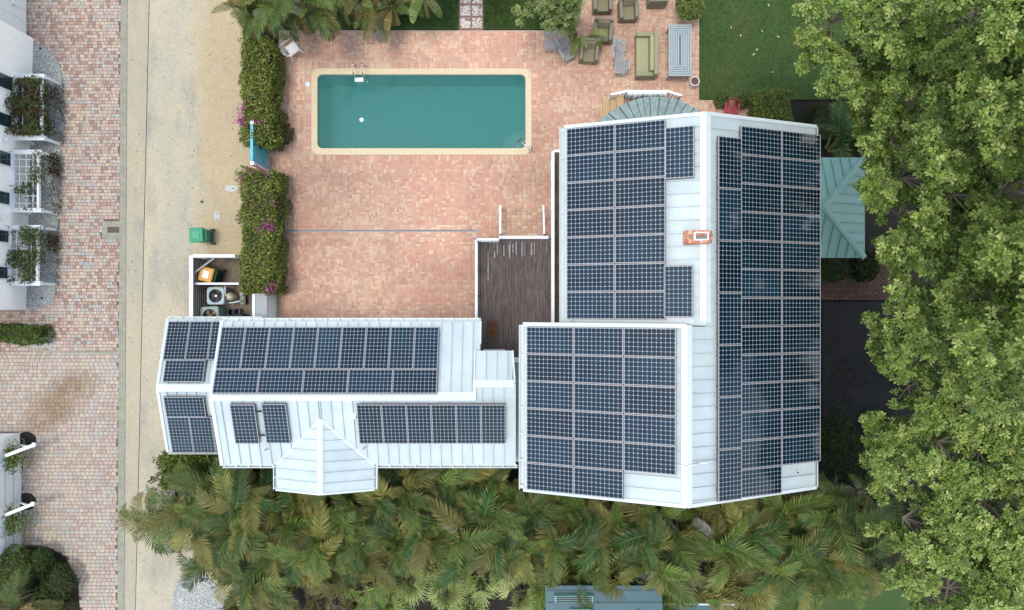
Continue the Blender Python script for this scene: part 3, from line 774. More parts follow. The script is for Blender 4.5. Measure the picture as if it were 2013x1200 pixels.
verge(wroof, [(XL, YN, ZM), (XL, YM, ZMR), (XL, YSO, ZM)], w=.12); verge(wroof, [(XN, YN, ZM), (XN, YKN + .2, ZM + .35*(YN - YKN - .2))], w=.05, h=.1)
verge(wroof, [(XR, YSO, ZM), (XR, YM, ZMR), (XK1 + .07, YK, ZK), (XK1, YKN, ZKN)], w=.06, h=.1); verge(wroof, [(XK, YKN, ZKN), (XK, YK, ZK)], w=.05, h=.06)
verge(wroof, [(DL, YD1, ZM), (XD, YD1, ZD), (DR, YD1, ZM)], w=.06)
for a_, b_, o_ in (((XL, YN, ZM), (XN, YN, ZM), (0, 1, 0)), ((XL, YSO, ZM), (DL - .06, YSO, ZM), (0, -1, 0)), ((DR + .06, YSO, ZM), (XR + .1, YSO, ZM), (0, -1, 0)),
                   ((DL, YSO, ZM), (DL, YD1, ZM), (-1, 0, 0)), ((DR, YSO, ZM), (DR, YD1, ZM), (1, 0, 0))):
    gutter(wroof, a_, b_, o_, w=.09); gutter_straps(wroof, a_, b_, o_, .43, w=.09)
for u, v in ((523, 884), (715, 882)):
    q = P(u, v, ZM + .3)
    MB().cyl(q - Vector((0, 0, .15)), q + Vector((0, 0, .12)), .03, .03, 10).build('vent_pipe', M_trim, wroof); MB().cyl(q + Vector((0, 0, .11)), q + Vector((0, 0, .125)), .022, .022, 10).build('vent_mouth', M_black, wroof)
q = P(694, 817, ZM + .6)
MB().box(q.x - .1, q.y - .11, q.z - .1, q.x + .12, q.y + .11, q.z + .06).build('vent_box', M_trim, wroof, bevel=.02)

# ---- west lean block with lower gable
ZQ, ZQR = H - 25.4, H - 24.66
QN, QS = -.53, -5.45; QM = -2.99; QX = -12.80; QX1 = -9.3
ann = empty('annex', (-11.0, -3.0, 0), 'lowest gable block with solar panels at the street end of the wing', 'house')
SQ = (ZQR - ZQ)/(QN - QM)
mb = MB(); mb.box(QX + .3, QS + .35, 0, QX1 - .2, QN - .35, ZQ - .05)
mb.faces([(QX + .3, QS + .35, ZQ - .06), (QX + .3, QN - .35, ZQ - .06), (QX + .3, QM, ZQR - .14), (QX + .4, QS + .35, ZQ - .06), (QX + .4, QN - .35, ZQ - .06), (QX + .4, QM, ZQR - .14)], [(0, 1, 2), (5, 4, 3), (0, 3, 4, 1), (1, 4, 5, 2), (2, 5, 3, 0)])
mb.build('wall', M_side, ann)
QNP = [(QX, QN, ZQ), (QX1, QN, ZQ), (QX1, QM, ZQR), (QX, QM, ZQR)]; QSP = [(QX, QS, ZQ), (QX1, QS, ZQ), (QX1, QM, ZQR), (QX, QM, ZQR)]
qroof = underlay(ann, [QNP, QSP], M_side, .09)
roof_plane(qroof, QNP, (0, -1, SQ), .354, M_roofw); roof_plane(qroof, QSP, (0, 1, SQ), .354, M_roofw)
cap(qroof, (QX - .02, QM, ZQR), (QX1, QM, ZQR), .14, SQ); verge(qroof, [(QX, QN, ZQ), (QX, QM, ZQR), (QX, QS, ZQ)], w=.1)
for a_, b_, o_ in (((QX, QN, ZQ), (QX1, QN, ZQ), (0, 1, 0)), ((QX, QS, ZQ), (QX1, QS, ZQ), (0, -1, 0))):
    gutter(qroof, a_, b_, o_, w=.08); gutter_straps(qroof, a_, b_, o_, .43, w=.08)
# low grey-green link roof between wing and main house
link_ = empty('link_roof', (.35, -4.2, 0), 'narrow grey-green roof strip between the wing and the main house', 'roof')
MB().box(.05, PY(908, 3.6), 3.4, 1.2, PY(713, 3.6), 3.6).build('roof_slab', mat('link_roof_metal', A(150, 172, 170), .5, var=.05, vscale=2), link_)
MB().box(.07, PY(712.5, 3.6), 3.38, .9, PY(704, 3.6), 3.66).build('fascia', M_white, link_)
MB().box(.2, PY(900, 3.6), 0, 1.0, PY(730, 3.6), 3.39).build('wall', M_side, link_)

# ---- teal porch roof on the east side
ZP = H - 24.8; ZPA = H - 24.0
px0, px1, pyn, pys = 8.5, PX(1700, ZP), PY(310, ZP), PY(507, ZP); ax, ay = PX(1620, ZPA), PY(408, ZPA)
porch = empty('porch', (10.8, 3.5, 0), 'teal hipped metal porch roof on the shaded east side of the main house', 'porch')
PN = [(px0, pyn, ZP), (px1, pyn, ZP), (ax, ay, ZPA), (px0, ay, ZPA)]; PS_ = [(px0, pys, ZP), (px1, pys, ZP), (ax, ay, ZPA), (px0, ay, ZPA)]; PE = [(px1, pyn, ZP), (px1, pys, ZP), (ax, ay, ZPA)]
proof = underlay(porch, [PN, PS_, PE], M_teal, .08)
roof_plane(proof, PN, (0, -1, .42), .34, M_teal); roof_plane(proof, PS_, (0, 1, .42), .34, M_teal); roof_plane(proof, PE, (-1, 0, .42), .34, M_teal)
for a_, b_ in (((ax, ay, ZPA), (px1, pyn, ZP)), ((ax, ay, ZPA), (px1, pys, ZP)), ((px0, ay, ZPA), (ax, ay, ZPA))): cap(proof, a_, b_, .1, .2, M_teal, 'hip_cap')
for x, y in ((12.4, pyn - .3), (12.4, pys + .3), (9.2, pys + .3), (9.2, pyn - .3)): MB().box(x - .08, y - .08, 0, x + .08, y + .08, ZP - .09).build('post', M_white, porch)

# ------------------------------------------------------------------ solar panels
PLG, PSH = 1.442, .792
def panel_meshes():
    fr = MB(); w = .012; h = .045
    for x0, y0, x1, y1 in ((0, 0, PLG, w), (0, PSH - w, PLG, PSH), (0, w + .001, w, PSH - w - .001), (PLG - w, w + .001, PLG, PSH - w - .001)): fr.box(x0, y0, 0, x1, y1, h)
    bk = MB().box(w*.9, w*.9, .02, PLG - w*.9, PSH - w*.9, .038)
    ce = MB(); px_ = (PLG - 2*w - .012)/11; py_ = (PSH - 2*w - .012)/6; gap = .0035; ch = .02
    for i in range(11):
        for j_ in range(6):
            x0 = w + .006 + i*px_ + gap; y0 = w + .006 + j_*py_ + gap; x1 = x0 + px_ - 2*gap; y1 = y0 + py_ - 2*gap
            ce.poly([(x0 + ch, y0, .0405), (x1 - ch, y0, .0405), (x1, y0 + ch, .0405), (x1, y1 - ch, .0405), (x1 - ch, y1, .0405), (x0 + ch, y1, .0405), (x0, y1 - ch, .0405), (x0, y0 + ch, .0405)])
    ft = MB()
    for x in (.3, PLG - .3): ft.box(x - .02, .01, -.085, x + .02, PSH - .01, -.021)
    ft.box(-.0098, -.0098, -.02, PLG + .0098, PSH + .0098, -.002)  # dark plate added below the rails' panel to imitate shade in the gaps
    return fr.mesh('frame', M_frame), bk.mesh('backsheet', M_back), ce.mesh('cells', M_cell), ft.mesh('mount_and_gap_shade', mat('mount_gap_shade', A(64, 52, 52), .7))
PM = panel_meshes()
class Plane:
    def __init__(s, o, x, y):
        s.x = Vector(x).normalized(); y = Vector(y); s.n = s.x.cross(y).normalized()
        if s.n.z < 0: s.n = -s.n
        s.y = s.n.cross(s.x); s.o = Vector(o) + s.n*.12
    def hit(s, u, v):
        c = Vector((0, 0, H)); d = P(u, v, 0) - c
        return c + d*((s.o - c).dot(s.n)/d.dot(s.n))
def solar(pl, origin, ax, ay, label, group):
    """origin = panel corner, ax = direction of the long side"""
    n_ = pl.n; x = ax.normalized(); y = n_.cross(x)
    if y.dot(ay) < 0: origin = origin + x*PLG; x = -x; y = n_.cross(x)
    Mx = Matrix((x, y, n_)).transposed().to_4x4(); Mx.translation = origin
    o = bpy.data.objects.new('solar_panel', None); COL.objects.link(o); o.empty_display_size = .2
    o.matrix_world = Mx; tag(o, label, 'solar panel', group)
    for nm, me in zip(('frame', 'backsheet', 'cells', 'mount_and_gap_shade'), PM): mkobj(nm, me, o)
GL, GS = PLG + .02, PSH + .02
def th(k): return ORD[k]
E_ = Vector((1, 0, 0)); N_ = Vector((0, 1, 0))
pw1 = Plane(W1[0], (0, -1, 0), Vector(W1[3]) - Vector(W1[0])); pw2 = Plane(W2[0], (0, -1, 0), Vector(W2[3]) - Vector(W2[0])); pe = Plane(E1[0], (0, -1, 0), Vector(E1[1]) - Vector(E1[0]))
def updir(pl, want): return pl.y if pl.y.dot(want) > 0 else -pl.y
g1 = 'panels on the upper west slope of the main roof'
e = updir(pw1, E_); s_ = Vector((0, -1, 0))
o0 = pw1.hit(1114.5, 254.5)
for c in range(2):
    for r in range(7):
        solar(pw1, o0 + e*GL*c + s_*GS*r, e, s_, 'solar panel left of the chimney, %s column, %s row down' % (('eave-side', 'ridge-side')[c], th(r)), g1)
for (u, v, t) in ((1308, 252.5, 'nearest the pool, above the bare patch'), (1305.5, 523.5, 'below the bare white patch beside the chimney')):
    solar(pw1, pw1.hit(u, v), s_, e, 'upright solar panel left of the ridge ' + t, g1)
g2 = 'panels on the lower west slope of the main roof'
e = updir(pw2, E_); o0 = pw2.hit(1036, 642.7)
for c in range(3):
    for r in range(6 if c < 2 else 5):
        solar(pw2, o0 + e*GL*c + s_*GS*r, e, s_, 'solar panel on the projecting lower-left main slope, %s column from the gutter, %s row' % (th(c), th(r)), g2)
g3 = 'panels on the east slope of the main roof'
e = updir(pe, E_)
o0 = pe.hit(1411, 268)
for r in range(7): solar(pe, o0 + s_*GL*r, s_, e, 'upright solar panel just right of the main ridge, %s from the top' % th(r), g3)
o1 = pe.hit(1455.5, 248.5)
for c in range(2):
    for r in range(13 - c):
        solar(pe, o1 + e*GL*c + s_*GS*r, e, s_, 'dark solar panel on the east slope, %s column, %s row from the top' % (('inner', 'outer eave')[c], th(r)), g3)
pn = Plane(NP[0], (1, 0, 0), Vector(NP[3]) - Vector(NP[0])); ps = Plane(SPa[0], (1, 0, 0), Vector(SPa[4]) - Vector(SPa[0]))
S_ = Vector((0, -1, 0)); g4 = 'panels on the north slope of the wing roof'
d = updir(pn, S_); o0 = pn.hit(437.0, 644.0)
for c in range(9): solar(pn, o0 + E_*GS*c, d, E_, 'upright solar panel in the upper row of the wing roof, %s from the street' % th(c), g4)
o1 = o0 + d*GL
for c in range(5): solar(pn, o1 + E_*GL*c, E_, d, 'lengthwise solar panel just above the wing ridge, %s from the street' % th(c), g4)
d = updir(ps, S_); g5 = 'panels on the south slope of the wing roof'
solar(ps, ps.hit(452.2, 795), d, E_, 'left of the two solar panels standing apart on the wing roof', g5); solar(ps, ps.hit(514.3, 794), d, E_, 'right of the two solar panels standing apart on the wing roof', g5)
a_ = ps.hit(497, 808) - ps.n*.02
for v in (810, 857):
    q0 = ps.hit(508 if v > 840 else 500, v) - ps.n*.03; q1 = ps.hit(525, v) - ps.n*.03
    rl = empty('mounting_rail', q0, 'dark mounting rail joining the two separate solar panels, %s one' % ('upper' if v < 840 else 'lower'), 'rail', 'dark rails between the two panels')
    MB().bar(q0, q1, .05, .04, ps.n).build('rail', M_black, rl); MB().bar(q0.lerp(q1, .4) - ps.n*.07, q0.lerp(q1, .4), .03, .03).build('foot', M_slat, rl)
o0 = ps.hit(701, 795)
for c in range(6): solar(ps, o0 + E_*GS*c, d, E_, 'solar panel in the six right of the cross gable, %s from left' % th(c), g5)
qn = Plane(QNP[0], (1, 0, 0), Vector(QNP[3]) - Vector(QNP[0])); qs = Plane(QSP[0], (1, 0, 0), Vector(QSP[3]) - Vector(QSP[0])); g6 = 'panels on the low annex roof'
d = updir(qn, S_); o0 = qn.hit(332.3, 632.7)
for c in range(3): solar(qn, o0 + E_*GS*c, d, E_, 'upright solar panel at the top of the annex roof, %s from the street' % th(c), g6)
solar(qn, qn.hit(326.9, 709), E_, d, 'lengthwise solar panel on the annex roof just above its ridge', g6)
d = updir(qs, S_); o0 = qs.hit(328.5, 819.5)
solar(qs, qs.hit(321.8, 780), E_, d, 'lengthwise solar panel on the annex roof just below its ridge', g6)
for c in range(3): solar(qs, o0 + E_*GS*c, d, E_, 'upright solar panel at the bottom edge of the annex roof, %s from the street' % th(c), g6)

# ------------------------------------------------------------------ deck, porch strip, steps
M_deck = mat('deck_board', A(112, 98, 90), .75, var=.4, vscale=2.2, color2=A(78, 68, 66), rnd=.16, stretch=(6, .7, 1), bump=.2)
M_deckw = mat('worn_deck_board', A(112, 92, 74), .8, var=.45, vscale=2.5, color2=A(68, 56, 46), rnd=.12, stretch=(5, .8, 1))
ZDK = .85
dx0, dx1, dy1, dy0 = PX(933, ZDK), PX(1084, ZDK), PY(468, ZDK), PY(712, ZDK)
deck = empty('wood_deck', ((dx0 + dx1)/2, (dy0 + dy1)/2, 0), 'raised dark timber deck with white railing between patio and main house', 'deck')
nb = 25; bw = (dx1 - dx0)/nb
bm_ = MB().box(-bw/2 + .004, dy0, -.03, bw/2 - .004, dy1, 0).mesh('plank', M_deck)
for k in range(nb): mkobj('plank', bm_, deck, (dx0 + (k + .5)*bw - deck.location.x, -deck.location.y, ZDK + random.uniform(-.003, .003)))
mb = MB(); mb.box(dx0 + .02, dy0, 0, dx1, dy1 - .03, ZDK - .10); mb.build('base', mat('deck_shadow', A(60, 52, 46), .9), deck)
# white paint scuffs left on the boards
M_scuff = mat('old_white_paint', A(172, 176, 176), .8, var=.3, vscale=20)
for k in range(16):
    x = dx0 + (random.randrange(4, nb) + random.uniform(.2, .6))*bw; top = dy1 - random.uniform(.08, .3); L = random.uniform(.15, .6) if k else 1.5; wd = random.uniform(.012, .04)
    n_ = 7; l_ = [(x - wd*random.uniform(.2, 1), top - L*i/n_, ZDK + .0045) for i in range(n_ + 1)]; r_ = [(x + wd*random.uniform(.2, 1), top - L*i/n_, ZDK + .0045) for i in range(n_ + 1)]
    MB().poly(l_ + r_[::-1]).build('paint_scuff', M_scuff, deck)
def railing(parent, pts, z0, h, gap=.13, post=1.2, tw=.09):
    pts = [Vector((p[0], p[1], z0)) for p in pts]; up = Vector((0, 0, h))
    for a, b in zip(pts[:-1], pts[1:]):
        L = (b - a).length; n_ = max(1, int(round(L/post)))
        MB().bar(a + up, b + up, tw, .045).build('top_rail', M_white, parent)
        MB().bar(a + Vector((0, 0, .1)), b + Vector((0, 0, .1)), .045, .05).build('bottom_rail', M_white, parent)
        for k in range(n_ + 1):
            q = a.lerp(b, k/n_); MB().box(q.x - .04, q.y - .04, z0 - .02, q.x + .04, q.y + .04, z0 + h - .024).build('post', M_white, parent)
        mb = MB(); nbal = int(L/gap)
        for k in range(1, nbal): q = a.lerp(b, k/nbal); mb.box(q.x - .015, q.y - .015, z0 + .126, q.x + .015, q.y + .015, z0 + h - .023)
        mb.build('balusters', M_white, parent)
ra = empty('deck_railing', (dx0, dy1, ZDK), 'white railing along the left and top edges of the dark deck', 'railing')
zr = ZDK + .95
railing(ra, [(PX(936, zr), PY(640, zr)), (PX(936, zr), PY(471, zr)), (PX(979, zr), PY(471, zr))], ZDK, .95)
rb_ = empty('stair_head_rail', (PX(1040), dy1, ZDK), 'short white rail closing the deck edge above the brick steps', 'railing')
MB().bar((PX(981, ZDK), dy1 + .02, ZDK - .03), (PX(1078, ZDK), dy1 + .02, ZDK - .03), .12, .14).build('fascia', M_white, rb_)
MB().bar((PX(981, ZDK), dy1 + .03, ZDK - .16), (PX(1078, ZDK), dy1 + .03, ZDK - .16), .06, .1).build('fascia_board', M_white, rb_)
# doormat
mt = empty('doormat', P(968, 648, ZDK), 'small rusty brown doormat lying on the dark deck', 'mat', rz=R(-3))
MB().box(-.19, -.33, .004, .19, .33, .02).build('pile', mat('mat_pile', A(120, 84, 48), .95, var=.45, vscale=9, color2=A(82, 58, 38)), mt, local=True, bevel=.006)
MB().ring(rrect(-.205, -.345, .205, .345, .03, 3), rrect(-.189, -.329, .189, .329, .02, 3), .003, .014).build('border', mat('mat_border', A(96, 72, 50), .95), mt, local=True)
# porch strip along the west wall
sx0, sx1, sy1, sy0 = PX(1089, ZDK), 2.2, PY(300, ZDK), PY(640, ZDK)
ps_ = empty('side_porch', ((sx0 + sx1)/2, (sy0 + sy1)/2, 0), 'narrow brown timber walkway tucked under the main roof eave', 'porch')
n_ = 5; bw2 = (sx1 - sx0)/n_
bm2 = MB().box(-bw2/2 + .004, sy0 - .2, -.03, bw2/2 - .004, sy1, 0).mesh('plank', M_deckw)
for k in range(n_): mkobj('plank', bm2, ps_, (sx0 + (k + .5)*bw2 - ps_.location.x, -ps_.location.y, ZDK + .03))
MB().box(sx0 + .02, sy0, 0, sx1, sy1 - .02, ZDK - .005).build('base', MATS['deck_shadow'], ps_)
MB().box(sx0 - .005, sy1 + .002, .1, sx1, sy1 + .1, ZDK + .04).build('edge_trim', M_white, ps_)
rc_ = empty('porch_railing', (sx0, sy0, ZDK), 'long white railing beside the walkway under the main eave', 'railing')
railing(rc_, [(PX(1087, zr), PY(640, zr)), (PX(1087, zr), PY(299, zr))], ZDK, .95, tw=.11)
# brick steps with white handrails
st = empty('brick_steps', P(1024, 440), 'brick steps between white handrails leading up to the deck', 'steps')
sxa, sxb = PX(986), PX(1066); sy_top = dy1 + .06; run = (PY(411) - sy_top)/4
for k in range(4):
    z = (k + 1)*ZDK/5; y1 = PY(411) - k*run
    MB().box(sxa, sy_top, 0 if k == 0 else k*ZDK/5 + .001, sxb, y1, z - .015).build('tread', M_mortar, st)
    nx_ = 8; w_ = (sxb - sxa)/nx_; rows = 2
    for i in range(nx_):
        for r_ in range(rows):
            c, key = random.choice([(A(208, 172, 144), 1), (A(200, 158, 132), 2), (A(216, 186, 158), 3), (A(194, 156, 134), 4)])
            kk = 'st%d' % key
            if kk not in MATS: MATS[kk] = fast_mesh('brick', brick_verts(w_ - .01, run/rows - .01, .016), BQ, M_brick, np.repeat(np.array([c]), 9, axis=0))
            mkobj('brick', MATS[kk], st, Vector((sxa + (i + .5)*w_, y1 - (r_ + .5)*run/rows, z - .015)) - wloc(st))
for u in (984.5, 1066):
    hr_ = empty('stair_handrail', P(u, 440), 'white handrail on the %s side of the brick steps' % ('left' if u < 1000 else 'right'), 'handrail', 'white handrails of the brick steps')
    x = PX(u)
    a = Vector((x, PY(411), .95)); b = Vector((x, sy_top + .02, ZDK + .8))
    MB().bar(a, b, .075, .05).build('rail', M_white, hr_)
    for t, zb in ((.06, .0), (.5, .3), (.95, .6)):
        q = a.lerp(b, t); MB().box(q.x - .035, q.y - .035, zb, q.x + .035, q.y + .035, q.z - .02).build('post', M_white, hr_)

# ------------------------------------------------------------------ curved stair landing north of the main house
zl = 1.15
fan = empty('curved_landing', P(1280, 225), 'fan-shaped landing of weathered grey-blue boards at the pool-side gable', 'landing')
arc = [(1178, 238), (1196, 223), (1217, 210), (1233, 202), (1250, 195.5), (1263, 192.5), (1277, 190.8), (1297, 190.5), (1317, 192.5), (1334, 197.5), (1350, 204), (1366, 212.5), (1382, 222)]
cw = P(1283, 300, zl)
M_fan = mat('weathered_board', A(150, 172, 168), .8, var=.15, vscale=5, color2=A(130, 152, 150), rnd=.08)
for k in range(len(arc) - 1):
    a = P(*arc[k], zl); b = P(*arc[k + 1], zl); g_ = (b - a)*.05
    mb = MB(); mb.prism([(a + g_).to_2d(), cw.lerp(a, .05).to_2d(), cw.lerp(b, .05).to_2d(), (b - g_).to_2d()], zl - .05 - k*.0, zl); mb.build('board', M_fan, fan)
mb = MB(); mb.prism([P(*q, zl).to_2d()*.999 for q in arc] + [(cw.x, cw.y)], 0, zl - .055); mb.build('base', mat('landing_base', A(80, 84, 82), .9), fan)
# pale scratches on the boards
mb = MB()
for k in range(22):
    u = random.uniform(1225, 1350); v = random.uniform(200, 222); q = P(u, v, zl + .003); L = random.uniform(.06, .2); mb.box(q.x - .006, q.y - L, zl + .001, q.x + .006, q.y, zl + .003)
mb.build('scratch', mat('scratch', A(180, 190, 190), .8), fan)
# tan treads at the left foot
tr = empty('tan_steps', P(1200, 212), 'pale tan stair treads at the left foot of the curved landing', 'steps')
for k, (u0, u1) in enumerate(((1185, 1199), (1199.5, 1212), (1212.5, 1226))):
    z = .22*(k + 1)
    MB().box(PX(u0, z), PY(232, z), 0 if k == 0 else .01, PX(u1, z), PY(194 - k*2, z), z).build('tread', mat('tan_tread', A(206, 176, 132), .8, var=.1, vscale=6), tr)
rl = empty('curved_rail', P(1270, 183), 'white three-sided railing in front of the curved landing', 'railing')
rp_ = [(1203, 186), (1232, 180), (1312, 180), (1338, 188)]
zt = 1.0
for a, b in zip(rp_[:-1], rp_[1:]):
    a_ = P(*a, zt); b_ = P(*b, zt)
    MB().bar(a_, b_, .09, .05).build('top_rail', M_white, rl)
    MB().bar(a_ - Vector((0, 0, .8)), b_ - Vector((0, 0, .8)), .05, .05).build('bottom_rail', M_white, rl)
    mb = MB(); n_ = int((b_ - a_).length/.13)
    for k in range(n_ + 1): q = a_.lerp(b_, k/max(1, n_)); mb.box(q.x - .016, q.y - .016, .22, q.x + .016, q.y + .016, zt - .026)
    mb.build('balusters', M_white, rl)
for q in rp_:
    w_ = P(*q, zt); MB().box(w_.x - .045, w_.y - .045, 0, w_.x + .045, w_.y + .045, zt + .06).build('post', M_white, rl)
cl = empty('white_cloth', P(1272, 186), 'crumpled white cloth hanging over the white railing by the landing', 'cloth')
mb = MB(); n_ = 26; a_ = P(1233, 182, zt); b_ = P(1311, 182, zt)
rows = []
for i in range(n_ + 1):
    q = a_.lerp(b_, i/n_); wv = .035*math.sin(i*1.9) + .02*math.sin(i*.7)
    rows.append([(q.x, q.y + .06, zt + .03), (q.x, q.y, zt + .045), (q.x, q.y - .07, zt + .02), (q.x + wv*.4, q.y - .12 + wv, zt - .15), (q.x, q.y - .13 + wv*1.4, zt - .45 - .05*math.sin(i*.9))])
vs = [p for r_ in rows for p in r_]
mb.faces(vs, [(i*5 + j_, i*5 + j_ + 1, (i + 1)*5 + j_ + 1, (i + 1)*5 + j_) for i in range(n_) for j_ in range(4)])
mb.build('cloth', mat('white_cloth', (.62, .66, .68), .9), cl, smooth=True)

# ------------------------------------------------------------------ patterned tile path through the lawn
def tile_material():
    m = bpy.data.materials.new('patterned_tile'); m.use_nodes = True
    n = m.node_tree.nodes; l = m.node_tree.links; b = n['Principled BSDF']; b.inputs['Roughness'].default_value = .6
    geo = n.new('ShaderNodeNewGeometry'); vo = n.new('ShaderNodeTexVoronoi'); vo.inputs['Scale'].default_value = 9
    l.new(geo.outputs['Position'], vo.inputs['Vector'])
    cr = n.new('ShaderNodeValToRGB'); cr.color_ramp.interpolation = 'LINEAR'
    e = cr.color_ramp.elements; e[0].position = .25; e[0].color = (*A(120, 92, 84), 1); e[1].position = .36; e[1].color = (*A(232, 224, 208), 1)
    x = e.new(.62); x.color = (*A(232, 224, 208), 1); y = e.new(.72); y.color = (*A(150, 122, 110), 1)
    l.new(vo.outputs['Distance'], cr.inputs[0]); l.new(cr.outputs[0], b.inputs['Base Color']); return m
M_tile = tile_material()
mb = MB(); mb.prism(pix_poly([(902, -40), (950, -40), (950, 59.5), (902, 59.5)]), -.03, .016); tp = struct('tile_path', mb, mat('tile_joint', A(160, 124, 112), .9, var=.15))
tw = .445
tmesh = MB().box(-.205, -.205, 0, .205, .205, .018).mesh('tile', M_tile)
for r_ in range(4):
    for c_ in range(2): mkobj('tile', tmesh, tp, (PX(915 + c_*23.2), PY(46 - r_*24), .014))

# ------------------------------------------------------------------ garden furniture
def armchair(loc, rz, label):
    t = empty('wicker_armchair', loc, label, 'armchair', 'wicker armchairs on the patio', rz)
    if 'arm' not in armchair.__dict__:
        w, d_ = .76, .82
        a = armchair.__dict__
        a['arm'] = MB().box(-.07, -.38, .0, .07, .34, .62).mesh('arm', M_wicker)
        a['back'] = MB().faces([(-.38, .25, 0), (.38, .25, 0), (.38, .41, 0), (-.38, .41, 0), (-.38, .32, .82), (.38, .32, .82), (.38, .44, .80), (-.38, .44, .80)], MB.BF).mesh('backrest', M_wicker)
        a['base'] = MB().box(-.24, -.38, .04, .24, .3, .30).mesh('seat_base', M_wicker)
        a['seat'] = MB().box(-.235, -.39, .305, .235, .26, .43).mesh('cushion', M_cush)
        a['bc'] = MB().faces([(-.23, .12, .44), (.23, .12, .44), (.23, .26, .44), (-.23, .26, .44), (-.23, .24, .80), (.23, .24, .80), (.23, .31, .80), (-.23, .31, .80)], MB.BF).mesh('back_cushion', M_cush)
    a = armchair.__dict__
    for nm, key, l_ in (('arm', 'arm', (-.31, 0, 0)), ('arm', 'arm', (.31, 0, 0)), ('backrest', 'back', (0, 0, 0)), ('seat_base', 'base', (0, 0, 0)), ('cushion', 'seat', (0, 0, 0)), ('back_cushion', 'bc', (0, 0, 0))):
        o = mkobj(nm, a[key], t, l_); b = o.modifiers.new('bevel', 'BEVEL'); b.width = .035; b.segments = 3
def hp(u, v, z): p = P(u, v, z); return (p.x, p.y, 0)
armchair(hp(1185, 2, .5), R(0), 'grey wicker armchair cut off at the top edge, leftmost there')
armchair(hp(1236, 18, .5), R(2), 'grey wicker armchair at the top, right of the cut-off one')
armchair(hp(1185.5, 61, .5), R(-4), 'grey wicker armchair beside the fern, upper of the pair')
armchair(hp(1158.5, 101, .5), R(-4), 'grey wicker armchair half under the fern, lower of the pair')
armchair(hp(1293, -12, .5), R(180), 'grey wicker armchair barely showing at the top edge')
# sofa
so = empty('garden_sofa', hp(1271, 108, .5), 'olive green wicker sofa standing beside the long outdoor table', 'sofa')
M_ow = mat('olive_wicker', A(164, 164, 128), .8, var=.2, vscale=30, bump=.7, bscale=120); M_oc = mat('olive_seat', A(176, 174, 134), .9, var=.06, vscale=9, bump=.15)
for nm, bx, m_ in (('base', (-.40, -.86, .04, .28, .86, .32), M_ow), ('backrest', (.26, -.88, .04, .42, .88, .80), M_ow), ('arm', (-.42, .72, .04, .255, .88, .60), M_ow), ('arm', (-.42, -.88, .04, .255, -.72, .60), M_ow),
                   ('seat_cushion', (-.40, -.715, .325, .10, .715, .45), M_oc), ('back_cushion', (.105, -.715, .40, .255, .715, .78), M_oc)):
    MB().box(*bx).build(nm, m_, so, local=True, bevel=.035)
# table with concentric slats
tb = empty('outdoor_table', hp(1337, 99, .74), 'long blue-grey slatted outdoor table with concentric boards', 'table')
tx, ty = .455, 1.03; M_tab = mat('table_slat', A(168, 182, 186), .55, var=.05, vscale=6)
k = 0; w_ = .075
while tx - k*.088 > .07:
    hx, hy = tx - k*.088, ty - k*.088
    for sg in (-1, 1):
        MB().box(-hx, sg*hy - (w_ if sg > 0 else 0), .705, hx, sg*hy + (0 if sg > 0 else w_), .74).build('slat', M_tab, tb, local=True, bevel=.006)
        MB().box(sg*hx - (w_ if sg > 0 else 0), -hy + w_ + .003, .705, sg*hx + (0 if sg > 0 else w_), hy - w_ - .003, .739).build('slat', M_tab, tb, local=True, bevel=.006)
    k += 1
for sx_ in (-1, 1):
    for sy_ in (-1, 1): MB().box(sx_*.40 - .03, sy_*.96 - .03, 0, sx_*.40 + .03, sy_*.96 + .03, .70).build('leg', M_tab, tb, local=True)
MB().box(-.40, -.95, .63, .40, .95, .70).build('apron', mat('table_under', A(86, 96, 104), .7), tb, local=True)
# folding slat chairs
def slat_chair(loc, rz, label, recl=False):
    t = empty('slat_chair', loc, label, 'chair', 'folding slat chairs on the patio', rz)
    for k in range(6):
        x = -.19 + k*.072
        MB().box(x, -.21, .43, x + .045, .21, .45).build('slat', M_slat, t, local=True)
    for y in (-.225, .225):
        MB().box(-.21, y - .015, .41, .24, y + .015, .455).build('rail', M_slat, t, local=True)
        MB().bar((-.22, y, .0), (.20, y, .42), .03, .03).build('leg', M_slat, t, local=True)
        MB().bar((.22, y*.9, .0), (-.20, y*.9, .43), .03, .03).build('leg', M_slat, t, local=True)
        MB().bar((-.21, y, .44), (-.30 if not recl else -.52, y, .92 if not recl else .80), .03, .03).build('back_post', M_slat, t, local=True)
    for k in range(5):
        f_ = .25 + k*.17; x = -.21 - (.09 if not recl else .31)*f_; z = .44 + (.48 if not recl else .36)*f_
        MB().bar((x, -.21, z), (x, .21, z), .045 if not recl else .05, .02, (-.2, 0, 1)).build('back_slat', M_slat, t, local=True)
slat_chair(hp(1083, 88, .45), R(-90), 'grey slat chair nearest the fern, leftmost of all', True)
slat_chair(hp(1107, 85, .45), R(18), 'grey slat chair left of the fern, upper of the tilted pair')
slat_chair(hp(1114, 106, .45), R(28), 'grey slat chair left of the armchair, lower of the tilted pair')
slat_chair(hp(1219, 89, .45), R(-3), 'grey slat chair left of the sofa, top of the row of three')
slat_chair(hp(1217, 110, .45), R(0), 'grey slat chair left of the sofa, middle of the row')
slat_chair(hp(1219, 133, .45), R(180), 'grey slat chair left of the sofa, bottom of the row')
